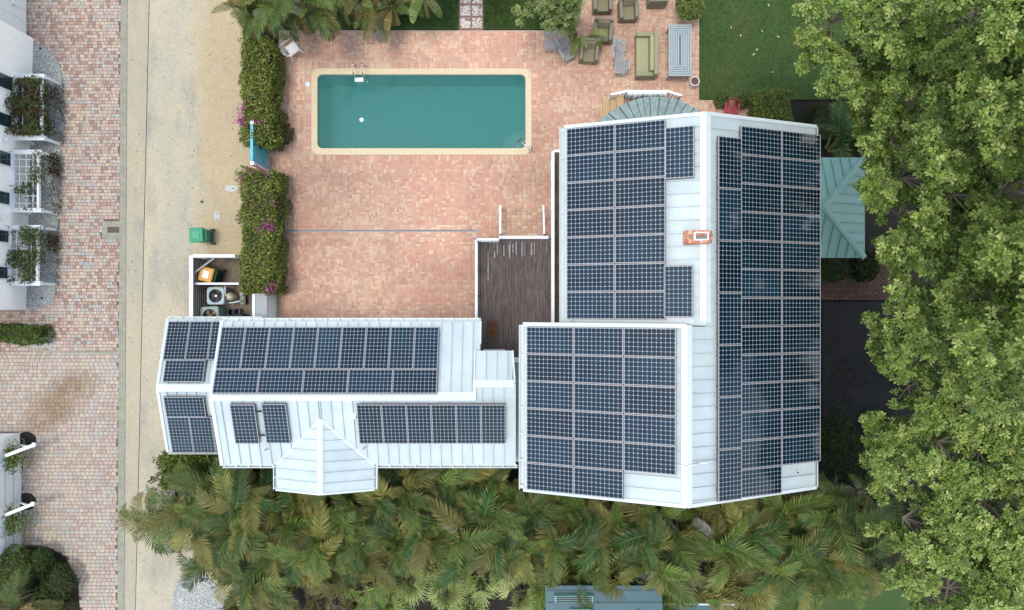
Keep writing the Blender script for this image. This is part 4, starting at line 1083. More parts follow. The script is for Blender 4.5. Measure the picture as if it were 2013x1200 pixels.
# white plastic armchair by the palms
pc = empty('plastic_chair', hp(575, 96, .42), 'white plastic garden armchair under the palms by the pool', 'chair', rz=R(35))
M_pl = mat('white_plastic', (.8, .8, .78), .4)
MB().faces([(-.23, -.22, .40), (.23, -.22, .42), (.23, .22, .42), (-.23, .22, .40), (-.23, -.22, .425), (.23, -.22, .445), (.23, .22, .445), (-.23, .22, .425)], MB.BF).build('seat', M_pl, pc, local=True, bevel=.01)
mb = MB()
for k in range(7):
    y = -.21 + k*.07; b_ = -.26 - .04*math.cos(y*6); mb.bar((b_, y, .44), (b_ - .12, y*.95, .84), .04, .015, (0, 1, 0))
mb.bar((-.40, -.24, .85), (-.40, .24, .85), .03, .06); mb.build('backrest', M_pl, pc, local=True)
for sg in (-1, 1):
    MB().tube([(-.36, sg*.26, .66), (-.1, sg*.285, .66), (.18, sg*.28, .64), (.24, sg*.27, .56), (.26, sg*.27, 0)], .022, 6).build('arm', M_pl, pc, local=True, smooth=True)
    MB().bar((-.24, sg*.22, .4), (-.34, sg*.25, 0), .05, .035).build('leg', M_pl, pc, local=True); MB().bar((.2, sg*.21, .4), (.26, sg*.25, 0), .05, .035).build('leg', M_pl, pc, local=True)
# pots
def pot(loc, r, h, m, label, name='plant_pot', plant=None):
    t = empty(name, loc, label, 'pot')
    MB().lathe(wloc(t), [(r*.7, 0), (r*.95, h*.9), (r, h*.92), (r, h), (r*.86, h), (r*.84, h*.88)], 20).build('pot', m, t, smooth=False)
    MB().lathe(wloc(t), [(r*.85, h*.88), (0, h*.9)], 20).build('soil', mat('pot_soil', A(120, 84, 66), .95, var=.3, vscale=15), t)
    return t
M_terra = mat('terracotta', A(176, 100, 74), .85, var=.12, vscale=8)
pot(hp(1361, 166, .1), .19, .5, M_white, 'tall white planter with bare soil at the corner of the table')
pot(hp(541, 366, .2), .15, .38, M_terra, 'terracotta pot at the edge of the flowering hedge')
pot(hp(1456, 207, .2), .15, .3, mat('teal_glaze', A(90, 140, 130), .4), 'green glazed pot beside the red chair')
pot(hp(1424, 203, .2), .12, .25, M_terra, 'small terracotta pot left of the red chair')
# red chair
rc = empty('red_chair', hp(1436, 218, .45), 'dark red garden chair with rounded back by the gable', 'chair', rz=R(-95))
M_red = mat('red_paint', A(170, 40, 62), .5, var=.1, vscale=9)
mb = MB()
for k in range(6): mb.bar((-.22, -.2 + k*.08, .44), (.22, -.2 + k*.08, .44), .06, .02)
mb.build('seat', M_red, rc, local=True)
mb = MB()
for k in range(6):
    y = -.2 + k*.08; mb.bar((-.22, y, .44), (-.36, y, .92 - abs(y)*.6), .06, .02, (0, 1, 0))
mb.build('backrest', M_red, rc, local=True)
for sx_ in (-.2, .2):
    for sy_ in (-.2, .2): MB().bar((sx_, sy_, 0), (sx_, sy_, .43), .04, .04).build('leg', M_red, rc, local=True)
for sg in (-1, 1): MB().bar((-.25, sg*.26, .66), (.24, sg*.26, .64), .07, .025).build('arm', M_red, rc, local=True)

# ------------------------------------------------------------------ bins, utility yard
def wheelie(name, loc, rz, body, lid, label, lab=False):
    t = empty(name, loc, label, 'bin', rz=rz)
    MB().faces([(-.20, -.22, .06), (.22, -.22, .06), (.22, .22, .06), (-.20, .22, .06), (-.27, -.28, .95), (.27, -.28, .95), (.27, .28, .95), (-.27, .28, .95)], MB.BF).build('body', body, t, local=True, bevel=.03)
    l_ = MB().faces([(-.30, -.30, .955), (.29, -.30, .955), (.29, .30, .955), (-.30, .30, .955), (-.26, -.26, 1.0), (.25, -.26, 1.04), (.25, .26, 1.04), (-.26, .26, 1.0)], MB.BF).build('lid', lid, t, local=True, bevel=.02)
    if lab: MB().faces([(-.13, -.14, 1.022), (.12, -.14, 1.039), (.12, .14, 1.039), (-.13, .14, 1.022), (-.13, -.14, 1.028), (.12, -.14, 1.045), (.12, .14, 1.045), (-.13, .14, 1.028)], MB.BF).build('sticker', M_white, l_, local=True)
    else: MB().box(-.16, -.17, 1.025, .14, .17, 1.045).build('panel', lid, l_, local=True, bevel=.01)
    MB().tube([(.30, -.22, .93), (.36, -.22, .95), (.36, .22, .95), (.30, .22, .93)], .016, 6).build('handle', body, t, local=True)
    for sg in (-1, 1): MB().cyl((.26, sg*.25, .1), (.26, sg*.31, .1), .1, .1, 16).build('wheel', M_black, t, local=True)
    MB().cyl((.26, -.25, .1), (.26, .25, .1), .015, .015, 8).build('axle', M_dark, t, local=True)
    return t
M_gb = mat('green_plastic', A(46, 158, 118), .45, var=.06, vscale=5); M_dg = mat('dark_green_plastic', A(28, 84, 66), .5); M_or = mat('orange_plastic', A(228, 170, 78), .5, var=.05, vscale=6)
wheelie('wheeled_bin', P(408, 467), R(2), M_gb, M_gb, 'green wheeled rubbish bin standing alone on the gravel yard')
wheelie('wheeled_bin', hp(405, 540, 1.0), R(-14), M_dg, M_or, 'orange-lidded recycling bin with white sticker inside the fenced yard', True)
zf = 1.35
fw = empty('screen_fence', hp(375, 560, 0), 'white-topped slatted fence screening the utility yard from the street', 'fence')
M_slatd = mat('fence_slat', A(128, 120, 112), .8, var=.2, vscale=5, rnd=.2)
xw = PX(375.5, zf); yw0, yw1 = PY(632, zf), PY(503, zf)
MB().box(xw - .07, yw0, zf - .05, xw + .07, yw1, zf).build('cap', M_white, fw)
for k in range(7): MB().box(xw - .02, yw0, .08 + k*.18, xw + .02, yw1 - .07, .20 + k*.18).build('slat', M_slatd, fw)
for y in (yw0 + .1, (yw0 + yw1)/2, yw1 - .1): MB().box(xw - .066, y - .045, 0, xw - .021, y + .045, zf - .051).build('post', M_white, fw)
fn = empty('screen_fence', hp(418, 503, 0), 'white-topped fence along the upper side of the utility yard', 'fence')
MB().box(xw + .072, yw1 - .07, zf - .05, PX(462, zf), yw1 + .05, zf + .003).build('cap', M_white, fn)
for k in range(7): MB().box(xw + .1, yw1 - .02, .08 + k*.18, PX(460, zf), yw1 + .02, .20 + k*.18).build('slat', M_white, fn)
for u in (390, 458): MB().box(PX(u, zf) - .04, yw1 + .021, 0, PX(u, zf) + .04, yw1 + .048, zf - .051).build('post', M_white, fn)
fd = empty('divider_fence', hp(430, 558, 0), 'low white divider between the bin bay and the air conditioners', 'fence')
yd = PY(558, 1.1)
MB().box(PX(380, 1.1), yd - .04, 1.05, PX(470, 1.1), yd + .04, 1.1).build('cap', M_white, fd)
for k in range(5): MB().box(PX(381, 1.1), yd - .015, .1 + k*.19, PX(468, 1.1), yd + .015, .24 + k*.19).build('slat', M_slatd, fd)
lp = empty('leaning_pipe', hp(400, 520, .3), 'long grey downpipe leaning across the bin bay', 'pipe')
a = P(379, 539, 1.1); b = P(422, 507, 1.1); MB().cyl(a, b, .04, .04, 10).build('tube', M_slat, lp); MB().cyl(a - (b - a)*.005, a + (b - a)*.02, .03, .03, 10).build('open_end', M_black, lp)
MB().box(a.x - .02, a.y - .02, 0, a.x + .02, a.y + .02, 1.06).build('prop', M_slat, lp)
def condenser(loc, rz, body, fanm, label, sx_=.34):
    t = empty('air_conditioner', loc, label, 'air conditioner', 'condensers in the utility yard', rz)
    hgt = .82
    MB().ring(rrect(-sx_, -sx_, sx_, sx_, .09, 5), rrect(-sx_ + .04, -sx_ + .04, sx_ - .04, sx_ - .04, .07, 5), .05, hgt - .03).build('cabinet', body, t, local=True)
    n_ = 32; sq = []
    for k in range(n_):
        a = 2*math.pi*k/n_; c, s = math.cos(a), math.sin(a); m_ = max(abs(c), abs(s)); f_ = min(1/m_, 1.25); sq.append((sx_*c*f_, sx_*s*f_))
    MB().ring(sq, [(.27*math.cos(2*math.pi*k/n_), .27*math.sin(2*math.pi*k/n_)) for k in range(n_)], hgt - .03, hgt).build('top_panel', body, t, local=True)
    MB().cyl((0, 0, hgt - .22), (0, 0, hgt - .20), .28, .28, 24).build('shroud', M_black, t, local=True)
    mb = MB()
    for k in range(4):
        a = R(90*k + 20); c, s = math.cos(a), math.sin(a); c2, s2 = math.cos(a + .7), math.sin(a + .7)
        mb.poly([(.05*c, .05*s, hgt - .11), (.25*c, .25*s, hgt - .08), (.25*c2, .25*s2, hgt - .14), (.05*c2, .05*s2, hgt - .13)])
    mb.build('fan', fanm, t, local=True)
    MB().lathe((0, 0, hgt - .1), [(.055, -.04), (.055, .05), (.03, .065), (0, .067)], 14).build('hub', M_white if fanm == M_dark else fanm, t, local=True)
    gr = MB()
    for r_ in (.1, .15, .2, .25):
        pts = [(r_*math.cos(2*math.pi*k/24), r_*math.sin(2*math.pi*k/24), hgt + .006) for k in range(25)]; gr.tube(pts, .0025, 4)
    for k in range(8): a = R(45*k); gr.bar((.05*math.cos(a), .05*math.sin(a), hgt + .01), (.275*math.cos(a), .275*math.sin(a), hgt + .005), .006, .006)
    gr.build('grille', M_dark, t, local=True)
    MB().box(-sx_ - .08, -sx_ - .06, 0, sx_ + .08, sx_ + .06, .05).build('pad', M_conc, t, local=True)
condenser(hp(423.5, 582, .82), 0, mat('pale_blue_paint', A(170, 190, 196), .5, var=.04), M_dark, 'pale blue air conditioner with white fan hub in the utility yard')
condenser(hp(412, 621, .82), R(3), mat('sage_paint', A(140, 168, 158), .5, var=.06), mat('tan_blade', A(186, 150, 122), .6), 'sage green air conditioner with tan fan blades by the annex gutter', .36)
fl_ = empty('pool_filter', hp(451, 583, .6), 'cream domed pool filter beside the pale blue air conditioner', 'filter')
MB().lathe(wloc(fl_), [(.16, 0), (.17, .1), (.17, .5), (.15, .62), (.1, .70), (.04, .73), (0, .735)], 20).build('tank', mat('cream_plastic', A(222, 214, 180), .5), fl_, smooth=True)
for q in ((.06, .05), (-.05, -.03)): MB().cyl(wloc(fl_) + Vector((q[0], q[1], .68)), wloc(fl_) + Vector((q[0], q[1], .75)), .02, .02, 8).build('valve', M_black, fl_)
pp = empty('pool_pump', hp(474, 590, .4), 'pale pool pump joined by white pipes to the filter', 'pump')
c = wloc(pp)
MB().cyl(c + Vector((0, -.18, .22)), c + Vector((0, .18, .22)), .12, .12, 16).build('motor', mat('grey_green_plastic', A(150, 160, 140), .5), pp)
MB().lathe(c + Vector((0, .24, 0)), [(.09, 0), (.1, .35), (.07, .4), (0, .41)], 14).build('strainer', M_slat, pp)
MB().box(c.x - .14, c.y - .2, 0, c.x + .14, c.y + .16, .1).build('foot', M_dark, pp)
MB().tube([c + Vector((0, -.05, .35)), c + Vector((0, -.05, .55)), c + Vector((-.22, -.1, .55)), c + Vector((-.45, -.12, .5))], .03, 8).build('pipe', M_white, pp, smooth=True)
MB().tube([c + Vector((-.5, .55, .75)), c + Vector((-.5, .2, .75)), c + Vector((-.5, .2, .5))], .028, 8).build('pipe', M_white, pp, smooth=True)
for i, (u, v, m_, lb) in enumerate(((456, 614, M_black, 'black bucket behind the sage green air conditioner'), (468, 613, mat('blue_plastic', A(60, 84, 116), .5), 'blue bucket behind the sage green air conditioner'), (482, 620, M_dg, 'small dark green pail in the corner of the utility yard'))):
    t = empty('bucket', hp(u, v, .2), lb, 'bucket'); r_ = .13 if i < 2 else .07
    MB().lathe(wloc(t), [(r_*.8, 0), (r_, .3), (r_*1.05, .3), (r_*1.05, .32), (r_*.93, .32), (r_*.75, .02), (0, .02)], 18).build('body', m_, t)
    MB().tube([wloc(t) + Vector((r_*math.cos(R(a)), r_*math.sin(R(a))*.9 + .0, .32 - .05*math.sin(R(a)))) for a in range(0, 181, 20)], .006, 5).build('handle', M_dark, t)
tm = empty('timber_offcut', hp(440, 600, .1), 'weathered timber lying between the two air conditioners', 'timber'); MB().bar(P(405, 604, .1), P(458, 592, .1), .06, .05).build('board', M_deckw, tm); MB().bar(P(412, 607, .05), P(455, 598, .05), .05, .04).build('board', M_deckw, tm)
uw = empty('low_wall', hp(513, 600, .9), 'low grey-topped wall between utility yard and patio', 'wall')
zu = 1.25
MB().box(PX(502.5, zu), PY(640, zu), zu - .06, PX(525, zu), PY(577, zu), zu).build('slab', mat('grey_slab', A(176, 184, 188), .6, var=.05, vscale=3), uw); MB().box(PX(496, zu), PY(640, zu), .0, PX(502, zu), PY(578, zu), zu + .02).build('parapet', M_white, uw)
MB().box(PX(504, zu), PY(640, zu), 0, PX(522, zu), PY(579, zu), zu - .061).build('wall', M_side, uw)
MB().cyl(P(520, 626, zu), P(520, 626, zu + .03), .03, .03, 10).build('bolt', M_white, uw)
mb = MB(); mb.prism(pix_poly([(376, 506), (500, 506), (500, 640), (376, 640)]), -.02, .018); struct('yard_floor', mb, ground_material('yard_litter', (A(150, 136, 118), A(118, 104, 88), A(92, 78, 62)), 1.5, 1.2, 26))

# street details
dn = empty('storm_drain', P(220, 453), 'concrete storm drain inlet with dark metal grate in the paving', 'drain')
MB().ring(pix_poly([(201, 435.5), (238, 435.5), (238, 470), (201, 470)])[::-1], pix_poly([(212, 446.5), (235.5, 446.5), (235.5, 458), (212, 458)])[::-1], -.02, .026).build('collar', M_conc, dn)
MB().box(PX(212), PY(458), -.02, PX(235.5), PY(446.5), -.005).build('sump', M_black, dn)
for k in range(8): MB().box(PX(213.3 + k*2.85), PY(457.5), -.004, PX(214.5 + k*2.85), PY(447), .022).build('bar', mat('rusty_iron', A(120, 108, 98), .8, var=.2), dn)
MB().box(PX(212), PY(452.6), .0, PX(235.5), PY(451.8), .023).build('bar', MATS['rusty_iron'], dn)
mc = empty('meter_cover', P(427, 425), 'pale rectangular meter cover set in the gravel yard', 'cover')
MB().box(PX(422), PY(434), .0, PX(433), PY(416), .03).build('plate', mat('pale_cover', A(206, 208, 200), .7, var=.06), mc, bevel=.006); MB().cyl(P(426.5, 430.5, .03), P(426.5, 430.5, .036), .025, .025, 10).build('finger_hole', M_black, mc); MB().box(PX(425), PY(422), .03, PX(430.5), PY(418), .034).build('flap', M_slat, mc)
vc = empty('valve_cover', P(455, 371), 'pale oval concrete patch at the edge of the flowering hedge', 'cover')
MB().prism([(PX(455) + .26*math.cos(R(a)), PY(371) + .15*math.sin(R(a))) for a in range(0, 360, 20)], .0, .026).build('patch', MATS['pale_cover'], vc); MB().cyl(P(459, 371, .026), P(459, 371, .034), .05, .05, 12).build('cap', M_slat, vc)
for (u, v, lb) in ((397, 397, 'small round green valve cap on the road above the bin'), (107, 178, 'small green sprinkler cap in the gravel beside the trellis'), (80, 96, 'small green sprinkler cap at the top of the gravel bed'), (83, 586, 'small green sprinkler cap at the bottom of the gravel bed')):
    t = empty('valve_box', P(u, v), lb, 'cover', 'green valve boxes'); MB().cyl(P(u, v, .0), P(u, v, .04), .06, .055, 12).build('lid', M_dg, t); MB().box(PX(u) - .03, PY(v) - .006, .04, PX(u) + .03, PY(v) + .006, .048).build('grip', M_dg, t)

# teal gate
gt = empty('garden_gate', hp(528, 300, 0), 'turquoise boarded garden gate between the two flowering hedges', 'gate')
M_tq = mat('turquoise_paint', A(100, 200, 214), .55, var=.06, vscale=4)
gx = PX(527); g0, g1 = PY(334), PY(268); hg = 1.75
nb_ = 6; w_ = (g1 - g0)/nb_
for k in range(nb_): MB().box(gx - .025, g0 + k*w_ + .004, .05, gx + .015, g0 + (k + 1)*w_ - .004, hg).build('board', M_tq, gt)
for z in (.25, hg - .3): MB().box(gx + .016, g0, z, gx + .045, g1, z + .1).build('rail', M_tq, gt)
MB().bar((gx + .03, g0 + .1, .36), (gx + .03, g1 - .1, hg - .32), .09, .025, (1, 0, 0)).build('brace', M_tq, gt); MB().box(gx - .05, g0, hg, gx + .05, g1, hg + .03).build('cap', M_tq, gt)
MB().box(gx + .046, (g0 + g1)/2 - .06, .9, gx + .07, (g0 + g1)/2 + .06, 1.0).build('latch', M_dark, gt)
for v, lb in ((263, 'white gate post at the upper end of the turquoise gate'), (338, 'white gate post at the lower end of the turquoise gate')):
    t = empty('gate_post', P(527, v), lb, 'post', 'white posts of the gate'); y = PY(v); MB().box(gx - .06, y - .06, 0, gx + .06, y + .06, 1.70).build('shaft', M_white, t); MB().box(gx - .075, y - .075, 1.701, gx + .075, y + .075, 1.74).build('cap', M_white, t, bevel=.02)
MB()
# edging wall beside the hedges
for (v0, v1, lb) in ((95, 262, 'low cream edging kerb along the upper hedge'), (365, 578, 'low cream edging kerb along the lower hedge')):
    t = empty('edging_kerb', P(553, (v0 + v1)/2), lb, 'kerb'); n_ = int((v1 - v0)/18)
    for k in range(n_): MB().box(PX(551.5), PY(v0 + (k + 1)*(v1 - v0)/n_) + .004, 0, PX(555.5), PY(v0 + k*(v1 - v0)/n_) - .004, .12).build('block', mat('edging_block', A(206, 180, 146), .85, var=.1, vscale=6, rnd=.06), t)

# ------------------------------------------------------------------ neighbour house on the left edge
nh = empty('street_house', P(20, 330), 'pale rendered house along the left edge with dark windows', 'house')
M_ren = mat('pale_render', (.82, .83, .80), .8, var=.04, vscale=1.5)
xa, xb = PX(66), PX(52); ya, yb = PY(76), PY(609)
hN = 5.5
mb = MB(); mb.prism([(xa, ya), (xb, yb), (-32, yb), (-32, ya)], 0, hN); mb.build('wall', M_ren, nh)
MB().box(-32.3, yb - .3, hN + .002, xb - 2.2, ya + 6, hN + .2).build('roof', M_roofw, nh) if False else None
mb = MB(); mb.prism([(xa - .3, ya + 8), (xb - .3, yb - .2), (-33, yb - .2), (-33, ya + 8)], hN + .002, hN + .15); mb.build('roof', mat('flat_roof', A(170, 176, 178), .7, var=.05), nh)
for (v0, v1) in ((154, 180), (229, 253), (302, 327), (380, 403), (455, 477), (526, 548)):
    vm = (v0 + v1)/2; z0, z1 = 1.15, 2.6
    y0_, y1_ = PY(v1, z0), PY(v0, z0); x = xa + (xb - xa)*((ya - (y0_ + y1_)/2)/(ya - yb))
    f_ = MB().box(x - .02, y0_ - .06, z0 - .06, x + .03, y1_ + .06, z1 + .06).build('window', M_white, nh); MB().box(x + .0, y0_, z0, x + .04, y1_, z1).build('pane', M_glassdark, f_); MB().box(x + .0, y0_ - .08, z0 - .1, x + .09, y1_ + .08, z0 - .061).build('sill', M_white, f_)
# entrance bay at the top-left corner
eb = empty('entrance_bay', P(30, 40), 'white panelled garage bay with cornice in the top left corner', 'garage')
z1 = 1.6
xe = PX(52); ye0, ye1 = PY(75), PY(-60)
MB().box(-26, ye0, 0, xe, ye1, 3.0).build('wall', M_ren, eb)
for k in range(3):
    y0_ = PY(70 - k*24); y1_ = PY(70 - (k + 1)*24) - .05; MB().box(xe + .001, y0_, .08, xe + .035, y1_, 2.3).build('door_panel', M_white, eb, bevel=.01)
MB().box(xe + .036, PY(27), .7, xe + .16, PY(18), .95).build('cornice', M_white, eb, bevel=.01)
MB().tube([(xe + .06, ye0 - .06, 3.0), (xe + .06, ye0 - .06, .15), (xe + .15, ye0 - .06, .05)], .05, 8).build('downspout', M_white, eb, smooth=True)
for v in (275, 428):
    t = empty('wall_lamp', hp(8, v, 1.4), 'round white wall lamp on the pale house %s' % ('between the upper two trellises' if v < 300 else 'between the lower two trellises'), 'lamp', 'white wall lamps'); q = P(4, v, 1.55)
    x = xa + (xb - xa)*(v - 76)/533
    MB().lathe(Vector((x + .12, q.y, 1.45)), [(0, 0), (.06, .01), (.09, .08), (.07, .15), (0, .17)], 14).build('globe', M_white, t, smooth=True); MB().box(x + .001, q.y - .04, 1.49, x + .06, q.y + .04, 1.57).build('bracket', M_white, t)
# trellis frames with vines
def leafs_random(n, x0, y0, z0, x1, y1, z1):
    pos = np.stack([rng.uniform(x0, x1, n), rng.uniform(y0, y1, n), rng.uniform(z0, z1, n)], 1)
    a = rng.random(n)*2*np.pi; el = rng.uniform(-.5, .8, n); d = np.stack([np.cos(a)*np.cos(el), np.sin(a)*np.cos(el), np.sin(el)], 1)
    up = unit(np.stack([rng.normal(0, .5, n), rng.normal(0, .5, n), np.ones(n)], 1)); return pos, d, up
def pick(cols, n, jit=.15): 
    c = np.array([A(*q) for q in cols])[rng.integers(0, len(cols), n)]; return c*(1 + rng.normal(0, jit, (n, 1)))
VINE = [(84, 112, 54), (102, 128, 64), (68, 90, 44), (108, 88, 66)]; VINE2 = [(96, 70, 56), (108, 80, 64), (84, 98, 50), (100, 118, 60), (76, 56, 46)]
zt_ = 1.0
for i, (u0, v0, u1, v1, dens, lb) in enumerate(((31, 150, 84, 272, 3.4, 'upper white trellis frame smothered in dark vine'), (25, 299, 78, 414, 1.3, 'middle white trellis frame with bare lattice and sparse vine'), (18, 447, 76, 558, 2.0, 'lower white trellis frame with trailing green vine'))):
    t = empty('trellis', hp((u0 + u1)/2, (v0 + v1)/2, zt_), lb, 'trellis', 'white trellises on the pale house')
    x0, x1 = PX(u0, zt_), PX(u1, zt_); y0_, y1_ = PY(v1, zt_), PY(v0, zt_)
    MB().box(x0 - .15, y1_ - .1, zt_ - .14, x1 + .08, y1_ + .08, zt_ + .05).build('end_beam', M_white, t, bevel=.015); MB().box(x0 - .15, y0_ - .08, zt_ - .14, x1 + .08, y0_ + .1, zt_ + .05).build('end_beam', M_white, t, bevel=.015)
    MB().box(x0 - .05, y0_ + .101, zt_ - .1, x0 + .08, y1_ - .101, zt_ + .03).build('side_rail', M_white, t); MB().box(x1 - .1, y0_ + .101, zt_ - .1, x1 - .02, y1_ - .101, zt_ + .02).build('side_rail', M_white, t)
    for k in range(1, 8): y = y0_ + (y1_ - y0_)*k/8; MB().box(x0 + .081, y - .014, zt_ - .06, x1 - .101, y + .014, zt_ - .03).build('lattice_bar', M_white, t)
    for k in range(1, 4): x = x0 + (x1 - x0)*k/4; MB().box(x - .014, y0_ + .101, zt_ - .029, x + .014, y1_ - .101, zt_ + .0).build('lattice_bar', M_white, t)
    for x in (x0, x1):
        for y in (y0_, y1_): MB().box(x - .05, y - .05, 0, x + .05, y + .05, zt_ - .141).build('post', M_white, t)
    vn = empty('vine', hp(u1 + 6, (v0 + v1)/2, 0), ['dense brown-green vine mounded over the upper trellis', 'thin brown vine at the foot of the middle trellis', 'trailing green vine on the lower trellis'][i], 'vine')
    n_ = int(1500*dens)
    if i == 0: pos, d_, up = leafs_random(n_, x0 - .1, y0_ + .1, zt_ - .4, x1 + .08, y1_ - .15, zt_ + .3); pos[:, 2] += .18*np.sin(pos[:, 1]*5) + .1*np.cos(pos[:, 0]*7)
    else:
        pos, d_, up = leafs_random(n_, x0 - .15, y0_, zt_ - .25, x1 + .1, y1_, zt_ + .22)
        keep = np.array([vnoise(p[0], p[1], 2.2) > (.52 if i == 1 else .42) for p in pos]); pos, d_, up = pos[keep], d_[keep], up[keep]
    leaf_cloud('foliage', pos, d_, up, .09 + rng.random(len(pos))*.07, .5, pick((VINE2 + VINE) if i == 0 else VINE, len(pos), .2), M_hleaf, vn, LEAF6, wloc(vn))
    pos, d_, up = leafs_random(int(1000*(1 if i else .7)), x1 - .05, y0_ - .05, .05, x1 + .2, y1_ + .05, .6); keep = np.array([vnoise(p[0]*1.3, p[1], 1.6) > .5 for p in pos]); pos, d_, up = pos[keep], d_[keep], up[keep]
    leaf_cloud('skirt_foliage', pos, d_, up, .08 + rng.random(len(pos))*.06, .5, pick(VINE2, len(pos), .2), M_hleaf, vn, LEAF6, wloc(vn))
    mb = MB()
    for k in range(4):
        y = y0_ + (y1_ - y0_)*(k + .5)/4; mb.tube([(x1 + .2, y, 0), (x1 + .1, y + .1, .5), (x1 - .05, y - .05, zt_), (x0 + .3, y + .1, zt_ + .08)], [.03, .022, .015, .008], 6)
    mb.build('stem', M_bark, vn)
# lower left garages
gh = empty('garage_house', P(15, 970), 'pale garage front with grey doors at the lower left edge', 'garage')
xg = PX(40)
MB().box(-30, PY(1092), 0, xg, PY(852), 3.0).build('wall', M_ren, gh)
for v0, v1 in ((882, 985), (1003, 1078)):
    d_ = MB().box(xg + .001, PY(v1), .0, xg + .05, PY(v0), 2.3).build('door', mat('grey_door', (.62, .68, .69), .6, var=.03), gh)
    for k in range(1, 5): MB().box(xg + .051, PY(v1) + .01, k*.45, xg + .058, PY(v0) - .01, k*.45 + .02).build('panel_groove', M_slat, d_)
for i, (v, ul) in enumerate(((880, 70), (996, 68))):
    t = empty('bracket_trellis', hp(40, v, 1.0), 'white bracket beam with climbing vine beside the %s garage door' % ('upper' if i == 0 else 'lower'), 'trellis', 'white garage brackets')
    a = P(12, v + 16, 1.2); b = P(ul, v - 6, 1.2); MB().bar(a, b, .13, .14).build('beam', M_white, t, bevel=.015); MB().bar(a + (b - a)*.75 - Vector((0, 0, .08)), (xg + .01, a.lerp(b, .5).y, .2), .06, .06).build('strut', M_white, t); MB().box(b.x - .08, b.y - .085, 1.271, b.x + .04, b.y + .085, 1.3).build('cap', M_white, t)
    vn = empty('vine', hp(30, v, 0), 'bright green climbing vine on the %s garage bracket' % ('upper' if i == 0 else 'lower'), 'vine')
    c0 = P(16, v + 20 + i*10, .75); n_ = 900
    pos = np.array(c0) + rng.normal(0, 1, (n_, 3))*np.array([.34, .26, .16]); _, d_, up = leafs_random(n_, 0, 0, 0, 1, 1, 1)
    leaf_cloud('foliage', pos, d_, up, .1 + rng.random(n_)*.06, .5, pick([(120, 138, 70), (96, 118, 56), (140, 150, 88)], n_), M_hleaf, vn, LEAF6, wloc(vn))
    MB().tube([(xg + .12, c0.y, 0), (xg + .15, c0.y + .1, .5), (max(c0.x, xg + .08), c0.y, .8)], [.03, .02, .012], 6).build('stem', M_bark, vn)
    mb = MB(); mb.prism([(PX(52) + .42*math.cos(R(a)), PY(v - 14 + i*4) + .36*math.sin(R(a))) for a in range(0, 360, 20)], -.02, .024 + .002*i); struct('planting_bed', mb, M_soil)
mb = MB(); mb.prism(pix_poly([(42, 1074), (96, 1076), (130, 1095), (154, 1148), (162, 1260), (-60, 1260), (-60, 1074)]), -.02, .026); struct('planting_bed', mb, M_soil)

# neighbour building at the bottom edge
sh = empty('south_house', P(1200, 1190), 'teal roofed house half hidden by palms at the bottom edge', 'house')
zs = 3.4
xs0, xs1, ysn = PX(1072, zs), PX(1300, zs), PY(1152, zs)
MB().box(xs0 + .3, ysn - 5, 0, xs1 - .3, ysn - .3, zs - .2).build('wall', M_side, sh)
M_dteal = mat('slate_teal_roof', A(66, 108, 116), .5, var=.06, vscale=1.5, rnd=.04)
RS = [(xs0, ysn, zs), (xs1, ysn, zs), (xs1, ysn - 4, zs + 1.2), (xs0, ysn - 4, zs + 1.2)]
sr = underlay(sh, [RS], M_dteal, .08); roof_plane(sr, RS, (1, 0, 0), .4, M_dteal)
for u0, u1, v in ((1090, 1165, 1175), (1120, 1160, 1201)):
    q0 = P(u0, v, zs + .2); q1 = P(u1, v, zs + .2); lv = MB().box(q0.x, q0.y - .12, zs + .0, q1.x, q0.y + .12, zs + .36).build('louvre_frame', M_teal, sh)
    for k in range(3): MB().box(q0.x + .05, q0.y - .1 + k*.075, zs + .361, q1.x - .05, q0.y - .06 + k*.075, zs + .38).build('louvre', M_dark, lv)
q0 = P(1305, 1195, 3.2); MB().box(q0.x, q0.y - 3, 2.9, q0.x + 2.6, q0.y, 3.0).build('terrace_roof', M_dteal, sh); MB().box(q0.x, q0.y + .02, 2.85, q0.x + 2.6, q0.y + .08, 3.05).build('terrace_gutter', M_trim, sh)
q0 = P(1300, 1150, 2.6); MB().box(q0.x, q0.y - .9, 2.3, q0.x + 2.3, q0.y + .2, 2.4).build('lower_roof', M_dteal, sh)
for k in range(20): MB().box(q0.x + .1 + k*.1, q0.y - .78, 2.401, q0.x + .15 + k*.1, q0.y - .6, 2.47).build('vent_slot', M_dark, sh)

